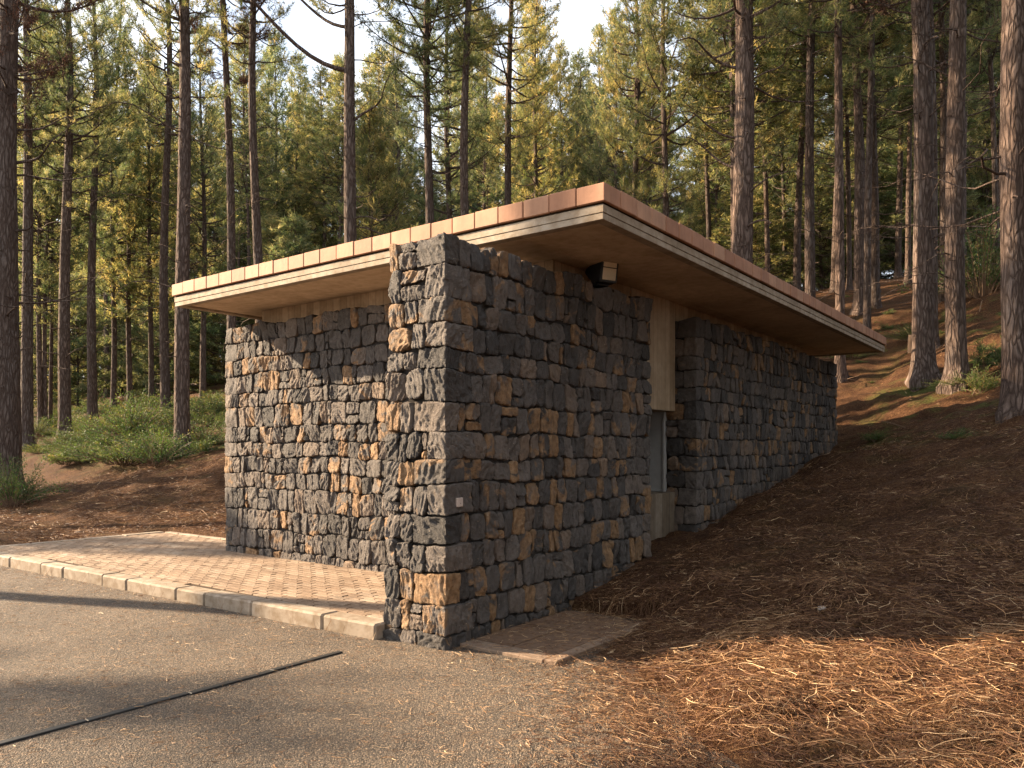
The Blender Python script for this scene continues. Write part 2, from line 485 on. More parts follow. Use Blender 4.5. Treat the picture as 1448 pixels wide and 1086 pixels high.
def ground(X, Y, noise=True):
    X = np.atleast_1d(np.asarray(X, dtype=float)); Y = np.atleast_1d(np.asarray(Y, dtype=float))
    w = sstep(-13, -5, X)
    hr = _soft(Y, _yr, _hr); hl = _soft(Y, _yl, _hl)
    z = hl * (1 - w) + hr * w
    edge = np.interp(Y, _by, _bx)
    edge = edge + 0.22 * perlin(np.stack([X * 0.9, Y * 0.9, X * 0 + 5], 1)) + 0.10 * perlin(np.stack([X * 3, Y * 3, X * 0 + 9], 1))
    dx = np.clip(X - edge, 0, 6)
    z = z + (0.26 * (1 - np.exp(-dx / 1.7)) + 0.15 * dx * sstep(2, 8, Y)) * np.where(X > -1, 1, 0)
    soil = np.maximum(sstep(0.0, 0.8, dx) * (X > -0.5), sstep(0.3, 1.8, Y - 2.4) * (X < -0.5))
    soil = np.maximum(soil, sstep(0.2, 1.8, -8.6 - X) * sstep(-0.5, 0.5, Y))
    soil = np.maximum(soil, sstep(2.6, 4.2, Y))
    if noise:
        near = fbm(np.stack([X * 0.55, Y * 0.55, X * 0 + 1.7], 1), 3) * 0.085 + perlin(np.stack([X * 2.6, Y * 2.6, X * 0 + 3.3], 1)) * 0.05 + np.abs(perlin(np.stack([X * 6.5, Y * 6.5, X * 0 + 4.3], 1))) * 0.045 + np.maximum(0, perlin(np.stack([X * 1.4, Y * 1.4, X * 0 + 6.6], 1))) * 0.10
        far = fbm(np.stack([X * 0.16, Y * 0.16, X * 0 + 8.1], 1), 3) * 0.5
        near = near + sstep(4, 7, Y) * (0.06 * perlin(np.stack([X * 1.6, Y * 1.6, X * 0 + 14.4], 1)) + 0.05 * np.abs(perlin(np.stack([X * 3.1, Y * 3.1, X * 0 + 15.4], 1))))
        z = z + soil * near + far * sstep(8, 22, Y) * (1 - 0.6 * sstep(-14, -8, X) * (Y < 14))
    # keep the paved places clear
    pav = (X > -8.6) & (X < -0.3) & (Y > -0.4) & (Y < 2.5)
    slab = (X > -0.3) & (X < 0.93) & (Y > -0.3) & (Y < 1.75)
    z = np.where(pav | slab, -0.06, z)
    return z

def gz(x, y): return float(ground([x], [y])[0])

def world_xy(px, d):
    lat = (px - CX) / F_PX * d
    return CAM + lat * RIGHT + d * VIEW

def ray_ground(px, py, dmin=4.0, dmax=90.0, hint=None):
    """Where the ground is first seen along a picture ray: (x, y, d)."""
    ds = np.arange(dmin, dmax, 0.1)
    P = CAM[None] + ((px - CX) / F_PX * ds)[:, None] * RIGHT[None] + ds[:, None] * VIEW[None]
    z = ground(P[:, 0], P[:, 1])
    yy = HZ - (z - CAM_H) / ds * F_PX
    ok = np.where((yy[:-1] > py) & (yy[1:] <= py))[0]
    if len(ok) == 0:
        i = int(np.argmin(np.abs(yy - py) + (0 if hint is None else np.abs(ds - hint) * 0.5)))
    elif hint is None: i = int(ok[0])
    else: i = int(ok[np.argmin(np.abs(ds[ok] - hint))])
    return P[i, 0], P[i, 1], ds[i]

def grow(lo, hi, step, far_lo, far_hi, g=1.13):
    a = list(np.arange(lo, hi, step)); s = step; x = a[-1]
    while x < far_hi: s *= g; x += s; a.append(x)
    s = step; x = a[0]
    while x > far_lo: s *= g; x -= s; a.insert(0, x)
    return np.array(a)

gx = grow(-12, 8, 0.11, -190, 190)
gy = grow(-3, 16, 0.11, -60, 240)
GX, GY = np.meshgrid(gx, gy)
GZ = ground(GX.ravel(), GY.ravel())
nx, ny = len(gx), len(gy)
ii, jj = np.meshgrid(np.arange(nx - 1), np.arange(ny - 1))
q = (jj * nx + ii).ravel()
TF = np.stack([q, q + 1, q + nx + 1, q + nx], 1)
green = np.maximum(sstep(6, 12, GY.ravel()) * sstep(-1, 1, GX.ravel()) * 0.9, sstep(4.5, 8, GY.ravel()) * (1 - sstep(-9, -5, GX.ravel())))
green = np.maximum(green, 0.12)
tag(link("ground", mesh_np("ground", np.stack([GX.ravel(), GY.ravel(), GZ], 1), TF, [M_GROUND], attr={"green": green})), kind="structure")

# asphalt: one sheet with a gentle unevenness
ax = grow(-9, 6, 0.25, -120, 30, 1.2); ay = grow(-7, 1.9, 0.25, -40, 1.8, 1.2); ay = ay[ay < 2.0]
AX, AY = np.meshgrid(ax, ay)
AZ = 0.006 * perlin(np.stack([AX.ravel() * 0.8, AY.ravel() * 0.8, AX.ravel() * 0], 1))
n1 = len(ax); ii, jj = np.meshgrid(np.arange(n1 - 1), np.arange(len(ay) - 1)); q = (jj * n1 + ii).ravel()
keep = ~((AY.ravel()[q] > -0.10) & (AX.ravel()[q] < 0.0))
tag(link("road", mesh_np("road", np.stack([AX.ravel(), AY.ravel(), AZ], 1), np.stack([q, q + 1, q + n1 + 1, q + n1], 1)[keep], [M_ASPH])), kind="structure")

# dark joint strip across the asphalt
b = MB()
for k in range(12):
    y0 = -0.53 - k * 0.6
    xo = 0.012 * math.sin(k * 1.7)
    b.box(-0.582 + xo, -0.532 + xo, y0 - 0.6, y0, -0.03, 0.011, 0.004)
tag(b.build("expansion_joint", mat_simple("joint_filler", (0.012, 0.011, 0.010), 0.6, 0.4)), kind="structure")

# ------------------------------------------------------------------ paved apron and kerb
KERB0, KERB1 = np.array([-0.62, -0.12]), np.array([-8.6, -0.36])   # front line of the kerb
def kerb_y(x): return KERB0[1] + (x - KERB0[0]) / (KERB1[0] - KERB0[0]) * (KERB1[1] - KERB0[1])
kb = MB(); x = -0.62
lens = [0.62, 0.95, 0.72, 0.48, 0.92, 0.5, 0.9, 0.55, 0.85, 0.42, 0.8, 0.6, 0.9]
for L_ in lens:
    x1 = max(x - L_, -8.6)
    if x - x1 < 0.1: break
    jz, jy = random.uniform(-.006, .006), random.uniform(-.007, .007)
    n0 = kb.n
    kb.box(x1 + 0.005, x - 0.005, jy, 0.19 + jy, -0.08, 0.125 + jz, 0.016)
    V = kb.v[-1]; V[:, 1] += np.array([kerb_y(v) for v in V[:, 0]])
    x = x1
yk = kerb_y(-8.6)
for k in range(4):                                              # the return along the far end
    y0 = yk + 0.2 + k * 0.66
    kb.box(-8.6, -8.42, y0 + 0.005, y0 + 0.65, -0.08, 0.125 + random.uniform(-.005, .005), 0.016)
tag(kb.build("kerb", M_KERB), kind="structure")

pb, tints = MB(), []
BW, BD, J = 0.225, 0.088, 0.0095
row = 0; y = -0.20
while y < 2.40:
    xo = (row % 2) * BW / 2 + random.uniform(-.01, .01); x = -0.62 + xo
    while x > -8.42:
        xa, xb = max(x - BW + J, -8.41), min(x, -0.61)
        if xb - xa > 0.03 and y > kerb_y((xa + xb) / 2) + 0.185 and not (y > 1.75 and xa > -5.3):
            jz = random.gauss(0, 0.0012)
            pb.box(xa, xb, y + J / 2 + random.uniform(-.002, .002), y + BD - J / 2, 0.02, 0.119 + jz, 0.005)
            V = pb.v[-1]; top = V[:, 2] > 0.07
            V[top, 2] += (V[top, 0] - (xa + xb) / 2) * random.gauss(0, .006) + (V[top, 1] - y) * random.gauss(0, .012)
            tints += [random.betavariate(2, 2)] * 24
        x -= BW
    y += BD; row += 1
tag(pb.build("paving", M_PAVER, attr={"tint": tints}), kind="structure")
sb = MB(); sb.box(-8.42, -0.55, 0.0, 2.45, -0.02, 0.108)
_v = sb.v[0]; _m = _v[:, 1] < 1; _v[_m, 1] = kerb_y(_v[_m, 0]) + 0.1
tag(sb.build("paving_bed", M_SAND), kind="structure")
eb = MB(); x = -5.6                                              # pale edging course along the back
while x > -8.3:
    eb.box(max(x - 0.595, -8.41), x - 0.005, 2.455, 2.56, -0.03, 0.127 + random.uniform(-.003, .003), 0.01); x -= 0.6
tag(eb.build("paving_edging", M_KERB), kind="structure")

# slabs on the ground at the foot of the pillar
sl, t2 = MB(), []
for (x0, x1, y0, y1) in ((0.05, 0.40, .30, .915), (0.412, 0.80, .30, .915), (0.05, 0.40, .94, 1.60), (0.412, 0.80, .94, 1.60)):
    jz = random.uniform(-.004, .004)
    sl.box(x0, x1, y0, y1, -0.04, 0.030 + jz, 0.005); t2 += [random.uniform(.0, .45)] * 24
for (y0, y1) in ((.12, .925), (.935, 1.62)):
    sl.box(0.815, 0.915, y0, y1, -0.04, 0.034, 0.006); t2 += [0.9] * 24
sl.box(0.04, 0.80, 0.12, 0.288, -0.04, 0.026, 0.005); t2 += [1.0] * 24
tag(sl.build("paving_slab", M_SLAB, attr={"tint": t2}), kind="structure")

# ------------------------------------------------------------------ stone masonry
def cube_faces(n, faces):
    """Grid points on the chosen faces of the cube [-1,1]^3, with quads."""
    t = np.linspace(-1, 1, n + 1); A, B = np.meshgrid(t, t); A, B = A.ravel(), B.ravel()
    Vs, Fs, c = [], [], 0
    i, j = np.meshgrid(np.arange(n), np.arange(n)); q = (j * (n + 1) + i).ravel()
    Q = np.stack([q, q + 1, q + n + 2, q + n + 1], 1)
    for f in faces:
        axn, s = {'x': 0, 'y': 1, 'z': 2}[f[1]], 1 if f[0] == '+' else -1
        P = np.zeros((len(A), 3)); P[:, axn] = s
        b, d = [(1, 2), (2, 0), (0, 1)][axn]
        P[:, b], P[:, d] = A, B
        Vs.append(P); Fs.append((Q if s > 0 else Q[:, ::-1]) + c); c += len(A)
    return np.concatenate(Vs), np.concatenate(Fs)
_cf = {}
class Masonry:
    def __init__(self, out): self.out, self.V, self.F, self.n, self.t, self.o, self.r = out, [], [], 0, [], [], []
    def block(self, x0, x1, y0, y1, z0, z1, faces, n=9, ochre=None, rough=1.0, quoin=False):
        fine = [f for f in faces if f in self.out]; side = [f for f in faces if f not in self.out]
        key = (n, tuple(fine), tuple(side))
        if key not in _cf:
            C, F = cube_faces(n, fine) if fine else (np.zeros((0, 3)), np.zeros((0, 4), int))
            if side:
                C2, F2 = cube_faces(min(n, 6), side); F = np.concatenate([F, F2 + len(C)]); C = np.concatenate([C, C2])
            _cf[key] = (C, F)
        C, F = _cf[key]
        g = 0.0038
        c = np.array([(x0 + x1) / 2, (y0 + y1) / 2, (z0 + z1) / 2])
        h = np.maximum(np.array([x1 - x0, y1 - y0, z1 - z0]) / 2 - g, 0.012)
        r = random.uniform(0.008, 0.014) if quoin else random.uniform(0.010, 0.019)
        P = C * h
        core = np.clip(P, -(h - r), h - r); dlt = P - core
        ln = np.linalg.norm(dlt, axis=1)[:, None]
        P = core + dlt / np.maximum(ln, 1e-9) * np.minimum(ln, r)
        nrm = dlt / np.maximum(ln, 1e-9)
        out = None
        if not quoin:                                            # round the outline seen in the face
            out = 0 if faces[0][1] == 'x' else 1
            u, v = (1, 2) if out == 0 else (0, 2)
            U = P / h; a_, b_ = np.abs(U[:, u]), np.abs(U[:, v]); p = random.uniform(3.4, 8.0)
            sc = np.maximum(a_, b_) / np.maximum((a_ ** p + b_ ** p) ** (1 / p), 1e-6)
            sc = np.where(np.maximum(a_, b_) < 1e-6, 1, sc)
            P[:, u] *= sc; P[:, v] *= sc
            k1, k2 = random.uniform(-.10, .10), random.uniform(-.10, .10)   # skewed sides
            U = P / h
            P[:, u] += h[u] * k1 * U[:, v]; P[:, v] += h[v] * k2 * U[:, u]
            fx = np.abs(U[:, out]) > 0.5
            P[:, out] += (U[:, u] * random.gauss(0, .007) + U[:, v] * random.gauss(0, .008)) * fx   # the face is dressed a little askew
        W = P + c
        sd = random.uniform(0, 100)
        D = np.stack([perlin(W * 1.9 + k * 31) for k in range(3)], 1) * np.array([0.012, 0.012, 0.034])
        ang = random.uniform(-0.9, 0.9); ca, sa = math.cos(ang), math.sin(ang)
        hz = W[:, 0] + W[:, 1]
        A = np.stack([(hz * ca + W[:, 2] * sa) * 15 + sd, (-hz * sa + W[:, 2] * ca) * 4.5, (W[:, 0] - W[:, 1]) * 6], 1)
        A = A + 0.55 * np.stack([perlin(W * 6 + sd), perlin(W * 6 + sd + 9), perlin(W * 6 + sd + 5)], 1)
        e1 = 0.5 - np.abs(perlin(A))                              # flowing hewn ridges
        e2 = 0.5 - np.abs(perlin(A * 2.3 + 3))
        q_ = perlin(W * 5.5 + sd * 2.3)
        e3 = np.floor(q_ * 3.0 + 0.5) / 3.0 * 0.6 + q_ * 0.4       # broken steps
        amp = (0.022 * e1 + 0.014 * e2 + 0.014 * e3 - 0.007) * rough
        own = np.stack([perlin(W * 6.0 + sd + 40 + k * 13) for k in range(3)], 1) * 0.008
        push = random.uniform(-0.005, 0.002)
        W = W + D + own * rough + nrm * (amp + push)[:, None]
        self.V.append(W); self.F.append(F + self.n); self.n += len(W)
        oc = random.random() if ochre is None else ochre
        self.t.append(np.full(len(W), random.betavariate(1.6, 2.0))); self.o.append(np.full(len(W), oc)); self.r.append(np.full(len(W), random.random()))
    def build(self, name, parent):
        me = mesh_np(name, np.concatenate(self.V), np.concatenate(self.F), [M_STONE],
                     attr={"tint": np.concatenate(self.t), "ochre": np.concatenate(self.o), "rnd": np.concatenate(self.r)})
        return link(name, me, parent)

def courses(z0, z1, mean):
    n = max(1, round((z1 - z0) / mean)); w = np.array([random.uniform(0.78, 1.25) for _ in range(n)]); w = w / w.sum() * (z1 - z0)
    return np.concatenate([[z0], z0 + np.cumsum(w)])

def run(a0, a1, mean):
    if a1 - a0 < 0.05: return []
    n = max(1, round((a1 - a0) / mean)); w = np.array([random.choice([random.uniform(.55, .85), random.uniform(.85, 1.2), random.uniform(1.1, 1.5)]) for _ in range(n)]); w = w / w.sum() * (a1 - a0)
    e = np.concatenate([[a0], a0 + np.cumsum(w)])
    return list(zip(e[:-1], e[1:]))

def ochre_pick(p=0.27):
    u = random.random()
    return random.uniform(0.60, 0.95) if u < p * 0.42 else (random.uniform(0.36, 0.58) if u < p * 1.35 else random.uniform(0, 0.28))

def lay(Mz, spans, z0, z1, mk, n, faces, topf):
    """A course of stones; now and then one is split into two lying stones or gets a little filler."""
    for a0, a1 in spans:
        h = z1 - z0
        f = faces + ([topf] if topf else [])
        u = random.random()
        dz0, dz1 = random.uniform(-.018, .018), random.uniform(-.018, .018)
        if u < 0.13 and h > 0.22:
            zm = z0 + h * random.uniform(0.35, 0.65)
            for q0, q1, ff in ((z0, zm, faces + ['+z']), (zm, z1, f + ['-z'])):
                Mz.block(*mk(a0, a1), q0, q1, ff, n, ochre_pick())
        elif u < 0.30 and h > 0.2 and a1 - a0 > 0.19:
            am = a0 + (a1 - a0) * random.uniform(0.60, 0.75); zz = z0 + h * random.uniform(0.28, 0.42)
            Mz.block(*mk(a0, am), z0 + dz0, z1, f, n, ochre_pick())
            Mz.block(*mk(am, a1), zz, z1, f, n, ochre_pick())
            Mz.block(*mk(am, a1), z0, zz, f, n, ochre_pick())
        else:
            Mz.block(*mk(a0, a1), z0 + dz0 * 0.5, z1 + (dz1 * 0.5 if not topf else random.uniform(-.02, .02)), f, n, ochre_pick())

TOP = 3.13
shelter = empty("stone_shelter", (-2.5, 6, 0))
tag(shelter, "low roofed shelter of dark basalt masonry with overhanging flat roof and terracotta coping", "building")
SH = (-2.5, 6, 0)
def adopt(o):
    """Parent to the building keeping world coordinates."""
    o.parent = shelter; o.location = (o.location[0] - SH[0], o.location[1] - SH[1], o.location[2] - SH[2]); return o

# pillar wall: X -0.6..0, Y 0..3.4
random.seed(11)
Z = courses(-0.12, TOP, 0.215)
W1 = Masonry(('+x', '-y')); D = 0.19
for i in range(len(Z) - 1):
    z0, z1 = Z[i], Z[i + 1]; top = '+z' if i == len(Z) - 2 else None
    tz = [top] if top else []
    bat = 0.035 * (1 - z0 / TOP)                                  # the pillar widens a little to its foot
    long_ = i % 2 == 0
    qx, qy = (0.30, 0.17) if long_ else (0.19, 0.30)
    qx += random.uniform(-.03, .03); qy += random.uniform(-.03, .03)
    W1.block(-qx, 0.0 + bat, -bat, qy, z0, z1, ['+x', '-y', '-x', '+y', '+z', '-z'], 30, ochre_pick(0.3), quoin=True)
    lay(W1, run(-0.60 - bat, -qx, 0.165), z0, z1, lambda a, c: (a, c, -bat, D), 28, ['-y', '-x', '+x', '+z', '-z'], top)
    ey = 0.20 if long_ else 0.12
    lay(W1, run(qy, 3.40, 0.158), z0, z1, lambda a, c: (-D, 0.0, a, c), 18, ['+x', '-y', '+y', '+z', '-z'], top)
    lay(W1, run(D + .01, 1.73, 0.3), z0, z1, lambda a, c: (-0.60, -0.60 + D, a, c), 5, ['-x', '-y', '+y', '+z', '-z'], top)
    if top:
        lay(W1, run(D, 3.4, 0.25), z1 - 0.2, z1 - 0.01, lambda a, c: (-0.60 + D, -D, a, c), 5, ['+z', '-x', '+x'], top)
wp = adopt(W1.build("stone_wall", None))
wp["label"] = "projecting stone pillar wall nearest the road"
c = MB(); c.box(-0.54, -0.035, 0.035, 3.36, -0.2, TOP - 0.07); cc = c.build("wall_core", M_JOINT, wp)

# long side wall: X -0.4..0, Y 4.63..11.3
random.seed(12)
W2 = Masonry(('+x', '-y')); Y0, Y1 = 4.63, 11.30
for i in range(len(Z) - 1):
    z0, z1 = Z[i], Z[i + 1]; top = '+z' if i == len(Z) - 2 else None
    if z1 < 0.2: continue
    long_ = i % 2 == 0
    qx, qy = (0.26, 0.14) if long_ else (0.17, 0.24)
    W2.block(-qx, 0.0, Y0, Y0 + qy, z0, z1, ['+x', '-y', '-x', '+y', '+z', '-z'], 12, ochre_pick(0.2), quoin=True)
    lay(W2, run(-0.42, -qx, 0.2), z0, z1, lambda a, c: (a, c, Y0, Y0 + D), 8, ['-y', '-x', '+x', '+z', '-z'], top)
    lay(W2, run(Y0 + qy, Y1, 0.155), z0, z1, lambda a, c: (-D, 0.0, a, c), 8, ['+x', '-y', '+y', '+z', '-z'], top)
ws = adopt(W2.build("stone_wall", None)); ws["label"] = "long shaded stone side wall beyond the narrow recess"
c = MB(); c.box(-0.38, -0.035, Y0 + 0.04, Y1 - 0.04, -0.2, TOP - 0.07); c.build("wall_core", M_JOINT, ws)

# front wall: Y 1.73..2.1, X -5.55..-0.6
random.seed(13)
W3 = Masonry(('-y',)); X0, YF = -5.55, 1.73
Z3 = courses(0.0, TOP, 0.225)
for i in range(len(Z3) - 1):
    z0, z1 = Z3[i], Z3[i + 1]; top = '+z' if i == len(Z3) - 2 else None
    long_ = i % 2 == 0
    qx, qy = (0.27, 0.17) if long_ else (0.17, 0.28)
    W3.block(X0, X0 + qx, YF, YF + qy, z0, z1, ['-x', '-y', '+x', '+z', '-z'], 12, ochre_pick(), quoin=True)
    lay(W3, run(X0 + qx, -0.60, 0.195), z0, z1, lambda a, c: (a, c, YF, YF + D), 22, ['-y', '-x', '+x', '+z', '-z'], top)
    lay(W3, run(YF + qy, 10.4, 0.42), z0, z1, lambda a, c: (X0, X0 + D, a, c), 3, ['-x', '-y', '+y', '+z', '-z'], top)
wf = adopt(W3.build("stone_wall", None)); wf["label"] = "recessed front stone wall above the brick paving"
c = MB(); c.box(X0 + 0.06, -0.56, YF + 0.038, 2.05, -0.2, TOP - 0.08); c.box(X0 + 0.06, X0 + 0.30, 2.05, 10.35, -0.2, TOP - 0.08); c.build("wall_core", M_JOINT, wf)

# concrete inner wall with the recess between the two stone walls
SOF = 3.34
BX = -0.30
c = MB()
c.box(-4.95, BX, 1.90, 3.46, 2.6, SOF - 0.004)
c.box(-4.95, BX - 0.004, 4.62, 10.07, 2.6, SOF - 0.004)
c.box(-4.95, BX - 0.05, 9.0, 10.05, 0.5, 2.596)
adopt(c.build("concrete_wall", M_CONC))
c = MB(); c.box(-0.56, BX + 0.02, 3.462, 4.618, 1.97, SOF - 0.003, 0.006)
lp = adopt(c.build("lintel_panel", mat_concrete("pale_concrete", (0.45, 0.36, 0.265), board=0.11, stain=0.35)))
c = MB(); c.box(-0.95, BX + 0.0, 3.37, 4.66, -0.1, 0.96, 0.008)
adopt(c.build("sill_block", mat_concrete("sill_concrete", (0.23, 0.195, 0.16), board=0.2, stain=0.5)))
w = empty("window", (0, 0, 0)); adopt(w)
c = MB(); c.box(-1.30, -0.45, 4.640, 4.665, 0.5, 2.1); c.box(-1.32, -1.302, 2.2, 4.66, 0.5, 2.1); pn = c.build("pane", M_METAL, w)
c = MB()
c.box(-0.447, -0.415, 4.60, 4.665, 0.962, 1.968, 0.004); c.box(-1.30, -0.45, 4.615, 4.638, 0.962, 0.99, 0.003)
c.build("frame", M_METAL, w)

# roof
RX0, RX1, RY0, RY1 = -5.52, 0.82, 0.95, 11.50
roof = empty("roof", (0, 0, 0)); adopt(roof)
c = MB(); c.box(RX0 + 0.03, RX1 - 0.03, RY0 + 0.03, RY1 - 0.03, SOF + 0.11, 3.555)
c.build("roof_deck", M_SAND, roof)
c = MB()                                                         # soffit in cast bays, with fine shadow gaps
xs = [RX0 + 0.145, -4.3, -2.9, -1.5, -0.1, RX1 - 0.145]; ys = [RY0 + 0.145, 2.9, 4.8, 6.7, 8.6, 10.2, RY1 - 0.145]
for i in range(len(xs) - 1):
    for j in range(len(ys) - 1):
        c.box(xs[i] + 0.004, xs[i + 1] - 0.004, ys[j] + 0.004, ys[j + 1] - 0.004, SOF, SOF + 0.1, 0.002)
c.build("soffit", M_SOFFIT, roof)
c = MB(); a = 0.025                                              # pale edge beam with a drip groove
def ring(mb, o, wd, z0, z1, bev):
    mb.box(RX0 + o, RX1 - o, RY0 + o, RY0 + o + wd, z0, z1, bev)
    mb.box(RX0 + o, RX1 - o, RY1 - o - wd, RY1 - o, z0, z1, bev)
    mb.box(RX0 + o, RX0 + o + wd, RY0 + o + wd + .001, RY1 - o - wd - .001, z0, z1, bev)
    mb.box(RX1 - o - wd, RX1 - o, RY0 + o + wd + .001, RY1 - o - wd - .001, z0, z1, bev)
ring(c, 0.025, 0.05, 3.372, 3.436, 0.003); ring(c, 0.031, 0.092, SOF - 0.022, 3.3705, 0.003)
c.build("fascia", M_FASCIA, roof)
c = MB(); ring(c, 0.045, 0.08, 3.437, 3.452, 0.0); c.build("shadow_gap", M_SAND, roof)
c, tt = MB(), []
def tiles_x(y0, y1):
    x = RX1 - 0.001; k = 0
    n = 24; wdt = (RX1 - RX0) / n
    for k in range(n):
        j = random.uniform(-.003, .003)
        c.box(RX0 + k * wdt + 0.003, RX0 + (k + 1) * wdt - 0.003, y0 + j, y1, 3.4525, 3.60 + random.uniform(-.003, .003), 0.006); tt.extend([random.betavariate(2, 2)] * 24)
def tiles_y(x0, x1):
    n = 36; a0, a1 = RY0 + 0.27, RY1 - 0.27; wdt = (a1 - a0) / n
    for k in range(n):
        j = random.uniform(-.003, .003)
        c.box(x0, x1 + j, a0 + k * wdt + 0.003, a0 + (k + 1) * wdt - 0.003, 3.4525, 3.60 + random.uniform(-.003, .003), 0.006); tt.extend([random.betavariate(2, 2)] * 24)
tiles_x(RY0, RY0 + 0.268); tiles_x(RY1 - 0.268, RY1); tiles_y(RX1 - 0.268, RX1); tiles_y(RX0, RX0 + 0.268)
c.build("coping", M_TILE, roof, attr={"tint": tt})
b = MB(); b.box(RX0 + 0.27, RX1 - 0.27, RY0 + 0.27, RY1 - 0.27, 3.556, 3.575); b.build("roof_surface", M_SAND, roof)

# ------------------------------------------------------------------ floodlight on the wall top
fl = empty("floodlight", (-0.04, 2.40, TOP + 0.03), R(-24)); fl.scale = (1.0, 1.0, 0.98)
tag(fl, "black angular floodlight with pale lens on top of the stone wall under the soffit", "floodlight")
def prism(prof, y0, y1):
    n = len(prof)
    V = [(p[0], y0, p[1]) for p in prof] + [(p[0], y1, p[1]) for p in prof]
    return V, n
def solid(name, prof, y0, y1, mat, parent):
    V, n = prism(prof, y0, y1)
    F = [tuple(range(n))[::-1], tuple(range(n, 2 * n))] + [(i, (i + 1) % n, n + (i + 1) % n, n + i) for i in range(n)]
    me = bpy.data.meshes.new(name); me.from_pydata(V, [], F); me.materials.append(mat); me.update()
    o = link(name, me, parent)
    m = o.modifiers.new("edge", 'BEVEL'); m.width = 0.006; m.segments = 2; m.limit_method = 'ANGLE'
    return o
# profile in (forward x, up z): the lens face leans down and forward
solid("housing", [(0.085, -0.005), (0.125, 0.225), (0.095, 0.235), (-0.155, 0.165), (-0.165, 0.13), (-0.10, 0.055), (0.0, -0.01)], -0.098, 0.098, M_BLACK, fl)
solid("base", [(-0.20, -0.03), (0.03, -0.03), (0.03, -0.012), (-0.09, 0.06), (-0.14, 0.03), (-0.2, -0.01)], -0.06, 0.06, M_BLACK, fl)
def on_face(t, o): # along the lens face
    return (0.085 + 0.04 * t + o * 0.985, -0.005 + 0.23 * t - o * 0.171)
f0, f1, g0, g1 = on_face(-0.02, 0.0), on_face(1.0, 0.0), on_face(-0.02, 0.018), on_face(1.0, 0.018)
solid("rim", [f0, g0, g1, f1], -0.102, 0.102, M_BLACK, fl)
for t0, t1 in ((0.09, 0.60), (0.635, 0.89)):
    a_, b_, c_, d_ = on_face(t0, 0.014), on_face(t0, 0.022), on_face(t1, 0.022), on_face(t1, 0.014)
    solid("lens", [a_, b_, c_, d_], -0.080, 0.080, M_LENS, fl)

# pale tag on the pillar
pq = empty("wall_tag", (0.012, 0.135, 1.095))
tag(pq, "small square pale tag fixed to the pillar near its lit corner", "tag")
b = MB(); b.box(0, 0.022, -0.035, 0.035, -0.035, 0.035, 0.005); b.build("plate", M_PLAQUE, pq)
b = MB(); b.tube([(0.020, 0, -0.008), (0.0245, 0, -0.008)], [0.005, 0.004], 8); b.build("screw", M_BLACK, pq)

